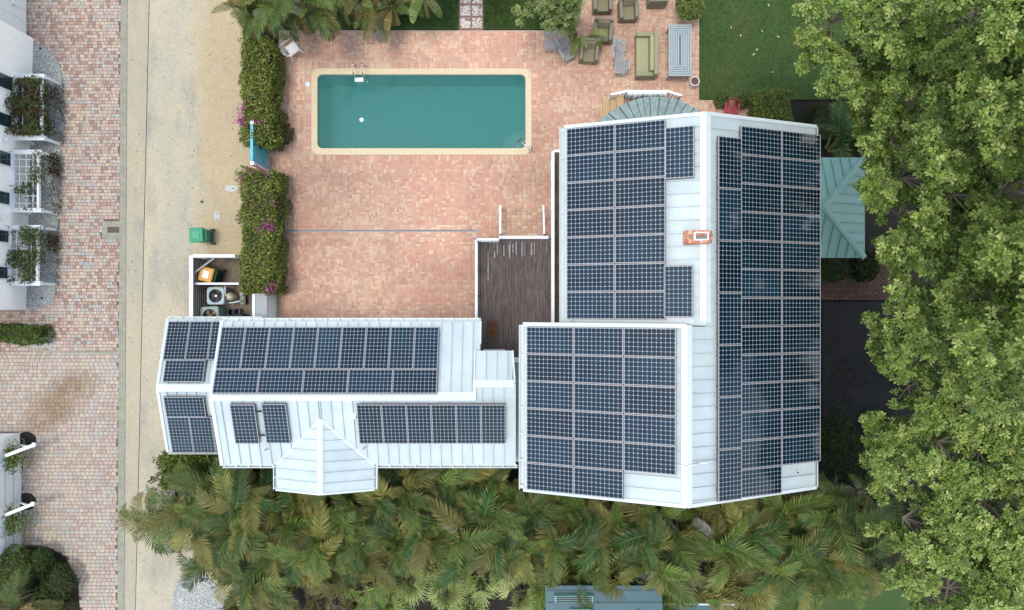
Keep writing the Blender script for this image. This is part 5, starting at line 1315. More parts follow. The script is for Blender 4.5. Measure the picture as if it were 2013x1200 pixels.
# ------------------------------------------------------------------ vegetation
def hedge(name, x0, y0, x1, y1, h, label, cols, dens=560, L=.085, flowers=None, group=None, wob=.13, cat='hedge'):
    t = empty(name, ((x0 + x1)/2, (y0 + y1)/2, 0), label, cat, group); off = wloc(t)
    MB().box(x0 + .14, y0 + .14, .02, x1 - .14, y1 - .14, h - .14).build('light_block_core', mat('hedge_core', A(58, 60, 36), .95, var=.4, vscale=12), t)  # solid dark core added inside the leaves to block light
    top = (x1 - x0)*(y1 - y0); sx_ = 2*(y1 - y0)*h; sy_ = 2*(x1 - x0)*h; tot = top*1.5 + sx_ + sy_; n = int(tot*dens); r = rng.random(n)*tot
    pos = np.zeros((n, 3)); nrm = np.zeros((n, 3)); a = rng.random(n); b = rng.random(n); sg = np.where(rng.random(n) < .5, 0., 1.)
    m1 = r < top*1.5; m2 = (~m1) & (r < top*1.5 + sx_); m3 = ~(m1 | m2)
    pos[m1] = np.stack([x0 + a*(x1 - x0), y0 + b*(y1 - y0), np.full(n, h)], 1)[m1]; nrm[m1] = (0, 0, 1)
    pos[m2] = np.stack([x0 + sg*(x1 - x0), y0 + b*(y1 - y0), a*h], 1)[m2]; nrm[m2] = np.stack([sg*2 - 1, sg*0, sg*0], 1)[m2]
    pos[m3] = np.stack([x0 + b*(x1 - x0), y0 + sg*(y1 - y0), a*h], 1)[m3]; nrm[m3] = np.stack([sg*0, sg*2 - 1, sg*0], 1)[m3]
    # rounded shoulders and lumps
    cx, cy = (x0 + x1)/2, (y0 + y1)/2
    ex = np.clip((np.abs(pos[:, 0] - cx)/((x1 - x0)/2) - .7)/.3, 0, 1); ey = np.clip((np.abs(pos[:, 1] - cy)/((y1 - y0)/2) - .88)/.12, 0, 1)
    pos[:, 2] -= m1*(ex**2*.16 + ey**2*.16)
    lump = np.array([vnoise(p[0] + p[2]*.7, p[1] + p[2]*.5, 1.7) + .6*vnoise(p[0], p[1] + p[2], 4.) for p in pos]) - .8
    pos += nrm*(lump*wob*2)[:, None] - nrm*(rng.random(n)**3*.14)[:, None]
    d = unit(rng.normal(0, 1, (n, 3)) + nrm*.7); up = unit(nrm + rng.normal(0, .5, (n, 3)))
    patch = np.array([vnoise(p[0], p[1], 1.3) for p in pos])
    c = pick(cols, n, .16)*(1 + (patch - .5)*.3)[:, None]
    leaf_cloud('foliage', pos, d, up, L*(.7 + rng.random(n)*.7), .55, c, M_hleaf, t, LEAF4, off)
    if flowers:
        P_ = []
        for (u, v, r_, k) in flowers:
            q = P(u, v, h); p_ = np.array(q) + rng.normal(0, 1, (k, 3))*np.array([r_, r_, .1]); P_.append(p_)
        p_ = np.concatenate(P_); k = len(p_); d = unit(rng.normal(0, 1, (k, 3)) + np.array([0, 0, .5])); up = unit(rng.normal(0, .6, (k, 3)) + np.array([0, 0, 1]))
        fl_o = leaf_cloud('flowers', p_, d, up, .06 + rng.random(k)*.03, .7, pick([(204, 60, 176), (190, 50, 150), (214, 96, 190), (150, 84, 100)], k), M_flower, t, LEAF4, off); tag(fl_o, kind='stuff')
    return t
HG = [(134, 148, 66), (150, 162, 78), (118, 136, 58), (164, 172, 92), (100, 118, 52)]
zh = 1.7
hedge('hedge', PX(474, zh), PY(276, zh), PX(530, zh), PY(76, zh), zh, 'upper flowering hedge beside the pool with pink blooms at its gate end', HG,
      flowers=[(474, 213, .08, 45), (474, 236, .14, 110), (482, 243, .09, 45), (506, 240, .08, 30), (502, 130, .1, 6)], group='hedges along the yard')
hedge('hedge', PX(471, zh), PY(574, zh), PX(538, zh), PY(334, zh), zh, 'lower flowering hedge beside the lower patio with scattered pink blooms', HG,
      flowers=[(530, 447, .11, 95), (518, 440, .08, 34), (512, 455, .08, 30), (470, 430, .07, 12), (500, 338, .25, 40), (522, 334, .1, 30), (476, 352, .1, 24), (530, 563, .12, 60), (533, 572, .08, 30), (505, 400, .35, 18), (537, 398, .1, 12), (500, 520, .4, 12)], group='hedges along the yard')
sp_ = hedge('potted_shrub', PX(538), PY(281), PX(570), PY(254), .55, 'dark bushy shrub at the foot of the upper hedge beside the gate', [(70, 84, 40), (90, 100, 50), (110, 84, 60)], 500, .09, cat='shrub')
hedge('clipped_shrub', PX(1487, 1.2), PY(236, 1.2), PX(1556, 1.2), PY(178, 1.2), 1.2, 'clipped green box shrub at the north-east house corner', [(120, 136, 62), (134, 148, 72), (102, 120, 54)], 640, .075, cat='shrub')
hedge('clipped_hedge', PX(-40, .9), PY(671, .9), PX(72, .9), PY(642, .9), .9, 'clipped dark green hedge at the left edge above the cross band', [(100, 124, 56), (116, 138, 66), (86, 108, 48)], 620, .08)
hedge('box_hedge', PX(313, 1.8), PY(960, 1.8), PX(425, 1.8), PY(897, 1.8), 1.7, 'rounded green hedge just below the low annex roof', [(112, 134, 52), (126, 146, 62), (94, 116, 46)], 560, .09)
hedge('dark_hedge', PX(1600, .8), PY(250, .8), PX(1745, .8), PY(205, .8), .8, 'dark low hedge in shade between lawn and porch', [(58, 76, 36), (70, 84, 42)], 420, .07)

def ball_shrub(name, u, v, r, zc, label, cols, n=2600, L=.075, squash=.8):
    q = P(u, v, zc + r*.6); t = empty(name, (q.x, q.y, 0), label, 'shrub'); off = wloc(t)
    nrm = unit(rng.normal(0, 1, (n, 3))); nrm[:, 2] = np.abs(nrm[:, 2])*1.0 - .25*rng.random(n)
    nrm = unit(nrm); lump = np.array([vnoise(a*2.2 + b, b*2.2 + c, 1.7) for a, b, c in nrm])
    pos = np.array(off) + np.array([0, 0, zc]) + nrm*(r*(.82 + .3*lump - .18*rng.random(n)**2))[:, None]*np.array([1, 1, squash])
    d = unit(rng.normal(0, 1, (n, 3)) + nrm*.6); up = unit(nrm + rng.normal(0, .4, (n, 3)))
    leaf_cloud('foliage', pos, d, up, L*(.7 + .6*rng.random(n)), .5, pick(cols, n, .15), M_hleaf, t, LEAF4, off)
    mb = MB(); mb.tube([off, off + Vector((0, 0, zc))], [.05, .04], 6)
    for k in range(6): a = R(60*k + 20); mb.tube([off + Vector((0, 0, zc*.5)), off + Vector((r*.6*math.cos(a), r*.6*math.sin(a), zc + r*.2))], [.03, .01], 5)
    mb.build('stem', M_bark, t)
    MB().lathe(off + Vector((0, 0, zc)), [(0, -r*.5), (r*.6, -r*.2), (r*.66, r*.1), (r*.4, r*.45), (0, r*.55)], 14).build('inner_light_block', MATS['hedge_core'], t)  # unseen dark body put in so no light passes through the shrub
    return t
G1 = [(78, 100, 46), (96, 118, 56), (62, 82, 38)]
ball_shrub('round_shrub', 12, 1118, .75, .8, 'round green shrub at the left edge of the lower garden bed', [(96, 120, 56), (112, 134, 66), (80, 100, 48)])
ball_shrub('round_shrub', 70, 1112, .58, .5, 'dark clipped ball shrub next to the lower garages', G1)
ball_shrub('round_shrub', 104, 1152, .7, .55, 'large dark ball shrub right of the lower garden bed palm', [(76, 92, 48), (96, 106, 60), (60, 74, 38)])
ball_shrub('round_shrub', 88, 1178, .5, .5, 'twiggy yellow-green shrub low in the garden bed', [(124, 134, 74), (96, 108, 56)], L=.14)
ball_shrub('round_shrub', 1360, 6, .55, .9, 'light green shrub at the top between armchairs and lawn', [(140, 158, 88), (120, 140, 70)], L=.11)
ball_shrub('round_shrub', 1420, 196, .28, .25, 'small leafy plant left of the red chair', [(96, 116, 60), (120, 136, 76)], 700, .09)
ball_shrub('round_shrub', 1462, 198, .26, .3, 'small leafy plant in the green glazed pot', [(110, 126, 70), (84, 100, 50)], 600, .09)
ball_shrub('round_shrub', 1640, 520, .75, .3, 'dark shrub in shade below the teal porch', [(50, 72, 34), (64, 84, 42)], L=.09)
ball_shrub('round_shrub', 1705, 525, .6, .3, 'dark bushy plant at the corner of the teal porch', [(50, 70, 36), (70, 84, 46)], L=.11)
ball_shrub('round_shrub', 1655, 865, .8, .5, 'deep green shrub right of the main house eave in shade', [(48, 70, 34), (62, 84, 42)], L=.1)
gcov = []
for k in range(40):
    pass
# dark ground cover under the trees and palms
def ground_cover(name, poly, n, cols, label, L=.14, h=.25):
    pw = pix_poly(poly); xs = [p[0] for p in pw]; ys = [p[1] for p in pw]; pos = []
    while len(pos) < n:
        x = random.uniform(min(xs), max(xs)); y = random.uniform(min(ys), max(ys))
        if inpoly(x, y, pw) and vnoise(x, y, .8) > .38: pos.append((x, y, random.uniform(.02, h)))
    pos = np.array(pos); a = rng.random(n)*6.283; el = rng.uniform(0, .9, n); d = np.stack([np.cos(a)*np.cos(el), np.sin(a)*np.cos(el), np.sin(el)], 1)
    up = unit(np.stack([rng.normal(0, .4, n), rng.normal(0, .4, n), np.ones(n)], 1))
    tag(leaf_cloud(name, pos, d, up, L*(.6 + rng.random(n)*.8), .5, pick(cols, n, .2), M_hleaf, tmpl=LEAF6), label, 'ground cover', kind='stuff')
ground_cover('ground_cover', [(300, 900), (1760, 930), (1760, 1160), (420, 1150), (300, 1080)], 9000, [(60, 76, 38), (80, 88, 50), (96, 84, 58), (50, 62, 32)], 'leafy undergrowth beneath the palm hedge')
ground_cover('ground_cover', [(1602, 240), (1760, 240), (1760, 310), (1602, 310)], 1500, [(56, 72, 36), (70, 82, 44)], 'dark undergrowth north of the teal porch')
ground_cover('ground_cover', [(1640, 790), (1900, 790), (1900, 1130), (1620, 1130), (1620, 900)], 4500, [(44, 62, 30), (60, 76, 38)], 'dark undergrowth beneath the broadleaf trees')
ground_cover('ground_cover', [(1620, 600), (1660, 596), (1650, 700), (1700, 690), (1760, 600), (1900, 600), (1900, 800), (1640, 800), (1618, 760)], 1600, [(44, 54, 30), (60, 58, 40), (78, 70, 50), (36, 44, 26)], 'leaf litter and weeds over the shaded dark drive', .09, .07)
ground_cover('ground_cover', [(40, 1085), (130, 1100), (155, 1200), (0, 1200)], 1400, [(52, 60, 34), (70, 74, 42)], 'low dark planting in the lower left garden bed')

# ---- broadleaf trees on the right
LEAFC = [(138, 164, 72), (156, 178, 86), (116, 146, 58), (176, 192, 108), (94, 124, 48)]
def rosettes(cent, axis, L, k=8, cols=LEAFC):
    n = len(cent); a0 = rng.random(n)*6.283
    x = unit(np.cross(axis, rng.normal(0, 1, (n, 3)))); y = np.cross(axis, x)
    pos = []; dr = []; up = []; cl = []; LL = []
    base = pick(cols, n, .12)
    for i in range(k):
        ph = a0 + i*2.399 + rng.normal(0, .2, n); el = .12 + .75*(i/k) + rng.normal(0, .12, n)
        rad = x*np.cos(ph)[:, None] + y*np.sin(ph)[:, None]
        d = rad*np.cos(el)[:, None] + axis*np.sin(el)[:, None]; u = axis*np.cos(el)[:, None] - rad*np.sin(el)[:, None]
        pos.append(cent + d*.012); dr.append(d); up.append(unit(u + rng.normal(0, .15, (n, 3)))); LL.append(L*(.75 + .5*rng.random(n))*(1 - .3*i/k))
        cl.append(base*(1 + rng.normal(0, .1, (n, 1)))*(1 + .12*(i/k)))
    return np.concatenate(pos), np.concatenate(dr), np.concatenate(up), np.concatenate(LL), np.concatenate(cl)
def broad_tree(trunk_uv, lobes, label, n_per_m2=62, L=.12, cols=LEAFC, group='broadleaf trees along the right edge', cat='tree', name='broadleaf_tree'):
    base = P(*trunk_uv, 0); t = empty(name, base, label, cat, group); off = np.array(base)
    if group: lobes = [(u, v, z + (max(0, u - 1740)/260*2.3 if v < 720 else 0), r) for u, v, z, r in lobes]
    C = []; AX = []
    mb = MB(); topz = max(z for _, _, z, _ in lobes)
    fork = Vector((base.x, base.y, topz*.42)); mb.tube([base, base + Vector((.08, .05, topz*.2)), fork], [.26, .22, .18], 10)
    lm = MB()
    for (u, v, z, r) in lobes:
        c = P(u, v, z); mid = fork.lerp(c, .5) + Vector((random.uniform(-.3, .3), random.uniform(-.3, .3), .25))
        lm.tube([fork, mid, c + Vector((0, 0, -r*.15))], [.11, .075, .035], 6)
        nb = max(6, int(8.5*r))
        subs = []
        for k in range(nb):
            e = unit(np.array([random.gauss(0, 1), random.gauss(0, 1), abs(random.gauss(0, .8)) - .1])); s = np.array(c) + e*r*random.uniform(.6, 1.05)*np.array([1, 1, .85]); subs.append((s, e))
            lm.tube([c + Vector((0, 0, -r*.15)), Vector(s)], [.03, .01], 5)
        for s, e in subs:
            rs = r*random.uniform(.26, .44); n = int(n_per_m2*6.283*rs*rs*.75) + 6
            nn = unit(rng.normal(0, 1, (n, 3)) + np.array([0, 0, .45]) + e*.35)
            C.append(s + nn*(rs*(.55 + .5*rng.random(n)))[:, None]*np.array([1, 1, .75])); AX.append(unit(nn*.6 + np.array([0, 0, .95]) + rng.normal(0, .25, (n, 3))))
    C = np.concatenate(C); AX = np.concatenate(AX)
    pos, d, up, LL, cl = rosettes(C, AX, L, 8, cols)
    leaf_cloud('crown', pos, d, up, LL, .62, cl, M_leaf, t, LEAF6, off)
    mb.build('trunk', M_bark, t, smooth=True); lm.build('limbs', M_bark, t)
    return t
broad_tree((1830, 90), [(1640, 40, 8.6, 1.0), (1590, 105, 7.8, .62), (1690, 120, 8.8, 1.0), (1650, 185, 8.2, .75), (1760, 40, 9.4, 1.15), (1750, 180, 9.0, 1.0), (1690, 230, 7.6, .5), (1840, 60, 9.8, 1.2), (1830, 170, 9.2, 1.0), (1720, 70, 7.8, 1.1), (1790, 110, 8.2, 1.2), (1800, 220, 8.2, 1.1), (1740, 225, 7.6, .8), (1880, 120, 8.4, 1.3), (1690, -30, 9.0, 1.0), (1960, -40, 11.0, 1.2), (2080, 20, 11.2, 1.4), (2160, 90, 11.2, 1.5)], 'spreading broadleaf tree over the lawn in the top right corner')
broad_tree((1940, 300), [(1920, 40, 10.2, 1.2), (1990, 100, 10.4, 1.3), (1920, 170, 10.3, 1.2), (1850, 270, 10.0, 1.15), (1960, 250, 10.6, 1.3), (1760, 280, 9.2, .9), (1715, 295, 8.6, .6), (1780, 350, 9.6, .9), (1730, 360, 9.0, .6), (1810, 320, 8.2, 1.1), (1890, 220, 8.4, 1.3), (1940, 330, 8.6, 1.4), (1990, 180, 8.6, 1.3), (2080, 190, 11.2, 1.5), (2170, 280, 11.4, 1.6)], 'broadleaf tree reaching over the teal porch, second from the top')
broad_tree((1920, 470), [(1880, 380, 10.2, 1.2), (1980, 370, 10.6, 1.2), (1770, 420, 9.2, .7), (1730, 408, 8.8, .38), (1830, 470, 9.8, 1.1), (1780, 500, 9.0, .6), (1930, 480, 10.2, 1.2), (1745, 490, 8.6, .45), (2000, 480, 10.6, 1.1), (1820, 410, 8.2, 1.0), (1880, 470, 8.4, 1.3), (1960, 430, 8.6, 1.4), (2085, 420, 11.3, 1.5), (2180, 500, 11.4, 1.6)], 'broadleaf tree right of the teal porch, third from the top')
broad_tree((1910, 660), [(1850, 580, 9.8, 1.05), (1780, 580, 9.2, .62), (1940, 590, 10.2, 1.2), (2000, 600, 10.4, 1.1), (1810, 660, 9.6, .9), (1750, 640, 9.0, .6), (1730, 690, 8.6, .45), (1890, 680, 10.0, 1.1), (1970, 700, 10.2, 1.1), (1790, 715, 9.2, .65), (1840, 640, 8.0, 1.0), (1900, 600, 8.2, 1.3), (1960, 650, 8.4, 1.4), (2080, 620, 11.2, 1.5), (2180, 700, 11.2, 1.5)], 'broadleaf tree over the dark drive, middle of the right edge')
broad_tree((1900, 830), [(1850, 770, 9.8, 1.0), (1790, 760, 9.2, .55), (1940, 790, 10.2, 1.2), (2000, 800, 10.3, 1.1), (1770, 850, 9.2, .8), (1705, 880, 8.4, .42), (1730, 840, 8.6, .5), (1850, 870, 9.8, 1.0), (1930, 890, 10.0, 1.1), (2000, 900, 10.2, 1.1), (1810, 810, 8.0, .9), (1890, 820, 8.2, 1.2), (1970, 850, 8.4, 1.3), (2090, 900, 10.4, 1.3)], 'broadleaf tree right of the lower roof corner, below the drive')
broad_tree((1900, 1050), [(1770, 930, 9.0, .8), (1745, 965, 8.6, .5), (1850, 970, 9.6, 1.0), (1940, 990, 10.0, 1.2), (2000, 1000, 10.2, 1.1), (1780, 1020, 9.0, .8), (1745, 1050, 8.4, .5), (1850, 1070, 9.4, 1.0), (1940, 1090, 9.8, 1.1), (1800, 1110, 8.8, .7), (1870, 1160, 9.4, 1.0), (1960, 1180, 9.8, 1.2), (2010, 1100, 10.0, 1.1), (1830, 1010, 7.8, 1.0), (1900, 1040, 8.0, 1.2), (1900, 1130, 8.0, 1.2), (1980, 1050, 8.2, 1.2), (1820, 1170, 8.4, .8)], 'broadleaf tree in the bottom right corner')

# ---- small light tree at the top
broad_tree((1085, 5), [(1055, 5, 3.4, .7), (1105, -5, 3.6, .75), (1080, 32, 3.2, .45), (1125, 32, 3.3, .45), (1030, 22, 3.0, .4), (1100, -35, 3.8, .8), (1145, 0, 3.4, .45)], 'airy light green small tree at the top beside the armchairs', 30, .12,
           [(150, 166, 96), (132, 152, 80), (166, 178, 112), (112, 134, 66)], None, name='small_tree')

# ---- palms
def frond_mesh(name, L=2.0, e0=68, e1=-45, n=30, ll=.54, wid=.054, fold=.28, seed=0, tip=(.5, .42, .2), gcol=((92, 118, 54), (118, 136, 66)), droop=.13, start=.12, twist=0.):
    r_ = random.Random(seed); mb = MB(); N = 22; pts = [Vector((0, 0, 0))]; tans = []
    for i in range(N):
        t = i/(N - 1); e = R(e0 + (e1 - e0)*(t**.9)); lat = twist*t
        d = Vector((math.cos(e)*math.cos(lat), math.cos(e)*math.sin(lat), math.sin(e))); tans.append(d); pts.append(pts[-1] + d*(L/N))
    g0 = np.array(A(*gcol[0])); g1 = np.array(A(*gcol[1])); tp = np.array(A(186, 158, 92))
    mb.cur = tuple(np.array(A(128, 136, 66)))
    for i in range(N): 
        w0 = .013*(1 - i/N) + .003; w1 = .013*(1 - (i + 1)/N) + .003; mb.cyl(pts[i], pts[i + 1], w0, w1, 4, False)
    for k in range(n):
        t = start + (1 - start)*(k + .5)/n; i = min(N - 1, int(t*N)); f = t*N - i
        p = pts[i].lerp(pts[i + 1], f); tan = tans[i]; side = tan.cross(Vector((0, 0, 1)))
        if side.length < .1: side = Vector((0, 1, 0))
        side.normalize(); up = side.cross(tan).normalized()
        prof = math.sin(min(1, (t - start)/(1 - start)*.86 + .18)*math.pi)**.7*.95 + .08
        for sg in (-1, 1):
            l_ = ll*prof*r_.uniform(.85, 1.1); fw = .55 + .6*t + r_.uniform(-.08, .08)
            d1 = (side*sg*math.cos(fw*.9) + tan*math.sin(fw*.9) + up*(fold + r_.uniform(-.08, .12))).normalized()
            d2 = (d1 - Vector((0, 0, 1))*droop*2.2 + tan*.1).normalized()
            wv = tan*(wid*.5) ; m_ = p + d1*l_*.55; e_ = m_ + d2*l_*.45
            c = g0 + (g1 - g0)*r_.random()
            mb.cur = tuple(c); mb.poly([p - wv*.6, p + wv*.6, m_ + wv, m_ - wv])
            mb.cur = tuple(c*.92 + tp*.08 if r_.random() > .18 else c*.6 + tp*.4); mb.poly([m_ - wv, m_ + wv, e_])
    return mb.mesh(name, M_frond)
def fan_mesh(name, r=.62, n=20, seed=0, gcol=((128, 148, 80), (158, 170, 104)), pet=.6, spread=210):
    r_ = random.Random(seed); mb = MB(); g0 = np.array(A(*gcol[0])); g1 = np.array(A(*gcol[1]))
    mb.cur = tuple(np.array(A(140, 140, 90))); hub = Vector((pet*.75, 0, pet*.55)); mb.cyl((0, 0, 0), hub, .014, .01, 4, False)
    tan = Vector((.85, 0, .25)).normalized(); side = Vector((0, 1, 0)); up = tan.cross(side).normalized()
    if up.z < 0: up = -up
    for k in range(n):
        a = R(-spread/2 + spread*(k + .5)/n); l_ = r*(1 - .3*abs(a)/R(spread/2))*r_.uniform(.8, 1.15)
        d = (tan*math.cos(a) + side*math.sin(a) + up*(.12 + .1*(k % 2))).normalized(); w_ = d.cross(up).normalized()*.030
        m_ = hub + d*l_*.55; e_ = hub + d*l_ - Vector((0, 0, .06 + .08*r_.random())); c = g0 + (g1 - g0)*r_.random()
        mb.cur = tuple(c); mb.poly([hub - w_*.3, hub + w_*.3, m_ + w_, m_ - w_]); mb.poly([m_ - w_, m_ + w_, e_])
    return mb.mesh(name, M_frond)
GP = ((70, 100, 36), (106, 128, 52)); GO = ((106, 112, 46), (140, 132, 68)); GD = ((40, 76, 32), (62, 100, 42)); GB = ((140, 112, 70), (166, 136, 90)); GG = ((150, 150, 140), (186, 186, 178))
FR = [frond_mesh('frond', 2.1, 70, -40, seed=1, gcol=GP), frond_mesh('frond', 1.9, 62, -62, seed=2, gcol=GO, twist=.5), frond_mesh('frond', 2.3, 58, -30, seed=3, gcol=GP, twist=-.35), frond_mesh('frond', 1.9, 78, -75, seed=4, gcol=GD, twist=.3),
      frond_mesh('frond', 2.0, 50, -55, seed=5, gcol=GO, twist=-.7), frond_mesh('frond', 1.7, 80, -20, seed=6, gcol=GP), frond_mesh('frond', 2.2, 66, -85, seed=7, gcol=GD, twist=.8), frond_mesh('frond', 2.0, 45, -70, seed=8, gcol=((100, 112, 50), (132, 134, 68)))]
FB = [frond_mesh('dead_frond', 1.7, 20, -85, seed=11, gcol=GB, droop=.5), frond_mesh('dead_frond', 1.6, 10, -80, seed=12, gcol=GG, droop=.6, n=24)]
def palm(loc, h, nf, label, group, seed, lean=.12, fr=FR, dead=.12, sc=.92, name='feather_palm', stems=5):
    r_ = random.Random(seed); t = empty(name, loc, label, 'palm', group)
    mb = MB(); tops = []
    for k in range(stems):
        a = r_.uniform(0, 6.28); dx = math.cos(a)*r_.uniform(.1, .5); dy = math.sin(a)*r_.uniform(.1, .5); hh = h*r_.uniform(.62, 1.05)
        mb.tube([Vector((dx*.3, dy*.3, 0)), Vector((dx*.7, dy*.7, hh*.5)), Vector((dx*1.3, dy*1.3, hh))], [.06, .05, .045], 7); tops.append(Vector((dx*1.3, dy*1.3, hh)))
    mb.build('trunk', mat('palm_stem', A(132, 130, 84), .8, var=.2, vscale=8), t, local=True)
    for k in range(nf):
        c = tops[k % stems]; a = k*2.399 + r_.uniform(-.4, .4)
        o = mkobj('frond', r_.choice(fr), t, c, (r_.uniform(-.4, .4), r_.uniform(-.45, .3), a)); s = sc*r_.uniform(.65, 1.2); o.scale = (s, s, s)
    for k in range(int(nf*dead + r_.random())):
        o = mkobj('frond', r_.choice(FB), t, tops[k % stems] - Vector((0, 0, .25)), (0, 0, r_.uniform(0, 6.28))); o.scale = (.85*sc,)*3
    return t
region = [(345, 975), (430, 965), (545, 1010), (740, 1000), (770, 950), (1020, 965), (1045, 1010), (1350, 1040), (1590, 1000), (1700, 985), (1740, 1080), (1660, 1110), (1560, 1120), (1430, 1125), (1290, 1105), (1190, 1120), (1080, 1100), (980, 1080), (850, 1075), (700, 1110), (560, 1105), (440, 1060), (335, 1030)]
pr = pix_poly(region, 3.2); pts = []
r_ = random.Random(5); xs = [p[0] for p in pr]; ys = [p[1] for p in pr]
tries = 0
while tries < 6000 and len(pts) < 90:
    tries += 1; x = r_.uniform(min(xs), max(xs)); y = r_.uniform(min(ys), max(ys))
    if inpoly(x, y, pr) and all((x - a)**2 + (y - b)**2 > .70**2 for a, b in pts): pts.append((x, y))
pts.sort()
NAMEN = len(pts)
def nth(k): return '%d%s' % (k, 'th' if 10 <= k % 100 <= 20 else {1: 'st', 2: 'nd', 3: 'rd'}.get(k % 10, 'th'))
for i, (x, y) in enumerate(pts):
    h = 2.3 + r_.random()*1.1 + (.25 if x > 0 else 0)
    palm((x, y, 0), h, r_.randint(9, 12), 'arching feather palm in the dense bottom hedge, %s from the left' % nth(i + 1), 'feather palms hedging the south side', 100 + i)
# single palms round the edges
palm(hp(312, 1035, 2.0), 1.9, 11, 'feather palm spilling over the road edge, leftmost at the bottom', 'feather palms hedging the south side', 301)
palm(hp(385, 1065, 1.6), 1.4, 8, 'smaller feather palm at the lower left fringe by the pale gravel', 'feather palms hedging the south side', 302)
for i, (u, v, h) in enumerate(sorted(((430, 1100, 1.6), (505, 1118, 1.7), (585, 1135, 1.8), (665, 1135, 2.0), (735, 1130, 2.0), (1100, 1145, 2.5), (1150, 1150, 2.7), (1270, 1140, 2.6), (1345, 1140, 2.5), (1420, 1150, 2.2), (1125, 1180, 2.9), (1190, 1190, 3.0), (1300, 1180, 2.8), (1570, 1150, 2.0), (1640, 1150, 2.0)))):
    palm(hp(u, v, h), h, 11, 'feather palm on the lower fringe of the bottom hedge, %s from the left' % th(i), 'feather palms hedging the south side', 330 + i)
palm(hp(20, 1195, 1.6), 1.3, 9, 'feather palm in the bottom left garden bed', None, 303)
palm(hp(1650, 285, 1.0), .9, 8, 'small feather palm in the dark corner north of the teal porch', None, 304, fr=[FR[3], FR[6]], dead=0)
for i, (u, v, h, lb) in enumerate(((480, -10, 2.8, 'feather palm at the top left of the hedge by the road'), (540, -2, 2.6, 'feather palm above the white plastic chair'), (600, -10, 3.0, 'feather palm left of the banana leaves at the top'), (700, -5, 2.4, 'feather palm right of the brick gap at the top'), (735, 12, 1.4, 'low ferny palm drooping over the patio edge'), (575, 15, 2.2, 'short feather palm behind the plastic chair'), (500, 28, 2.2, 'feather palm meeting the upper end of the hedge'))):
    palm(hp(u, v, h), h, 12, lb, 'palms behind the pool', 400 + i, dead=.25, sc=.8)
for i, (x, y, h, lb) in enumerate(((-7.3, 11.8, 5.4, 'tall feather palm rising at the top edge above the plastic chair'), (-4.4, 11.9, 5.6, 'tall feather palm rising at the top edge above the pool ladder'), (-1.8, 12.8, 5.2, 'tall feather palm rising at the top edge left of the tile path'))):
    palm((x, y, 0), h, 12, lb, 'palms behind the pool', 440 + i, dead=.1, sc=.9)
palm(hp(1138, 58, 1.4), .9, 11, 'bright ferny palm beside the wicker armchairs', None, 420, fr=[frond_mesh('frond', .85, 70, -50, 24, .22, .03, seed=31, gcol=((110, 136, 58), (140, 158, 76))), frond_mesh('frond', .9, 60, -60, 24, .24, .03, seed=32, gcol=((96, 126, 50), (126, 148, 66)))], dead=0, name='fern_palm')
# fan palms, bottom middle
FA = [fan_mesh('fan_leaf', .72, 13, 41, spread=150), fan_mesh('fan_leaf', .66, 12, 42, ((122, 142, 70), (154, 164, 96)), spread=130), fan_mesh('fan_leaf', .78, 14, 43, ((142, 158, 90), (174, 182, 116)), spread=160)]
FA2 = [fan_mesh('fan_leaf', 1.0, 20, 44, ((112, 122, 60), (146, 148, 82)), .6, 170), fan_mesh('fan_leaf', .95, 20, 45, ((128, 130, 66), (160, 152, 88)), .6, 170)]
FA3 = [fan_mesh('fan_leaf', .6, 18, 46, ((96, 92, 56), (124, 112, 72)))]
for i, (u, v, z, fr_, lb) in enumerate(((800, 1145, 2.4, FA, 'spiky pale fan palm, leftmost of the clump at the bottom'), (850, 1110, 2.6, FA, 'spiky pale fan palm, topmost of the bottom clump'), (875, 1165, 2.6, FA, 'spiky pale fan palm in the middle of the bottom clump'), (945, 1140, 2.7, FA, 'spiky pale fan palm right of the bottom clump middle'), (1000, 1110, 2.6, FA, 'spiky pale fan palm at the upper right of the bottom clump'), (1025, 1175, 2.6, FA, 'spiky pale fan palm nearest the teal house'), (920, 1195, 2.5, FA, 'spiky pale fan palm cut off by the bottom edge'), (760, 1190, 2.2, FA, 'spiky fan palm in the left bottom corner of the clump'),
                                        (1215, 1130, 3.2, FA2, 'large olive fan palm in front of the teal house roof'), (1480, 1160, 2.6, FA2, 'olive fan palm right of the teal house at the bottom'), (470, 1185, 1.0, FA3, 'brownish fan palm at the bottom by the pale gravel'), (700, 1185, 1.2, FA3, 'brownish fan palm left of the pale clump'), (620, 1190, 1.2, FA3, 'brownish fan palm between gravel and pale clump'), (545, 1200, 1.1, FA3, 'brownish fan palm cut off by the bottom edge near the gravel'))):
    t = empty('fan_palm', hp(u, v, z), lb, 'palm', 'fan palms at the bottom'); r2 = random.Random(500 + i)
    MB().tube([(0, 0, 0), (.05, .03, z*.5), (0, 0, z - .45)], [.08, .07, .07], 8).build('trunk', M_bark, t, local=True)
    for k in range(15):
        o = mkobj('fan_leaf', r2.choice(fr_), t, (0, 0, z - .5), (r2.uniform(-.2, .2), r2.uniform(-1.0, .35), k*2.399 + r2.uniform(-.3, .3))); s = r2.uniform(.75, 1.05); o.scale = (s, s, s)
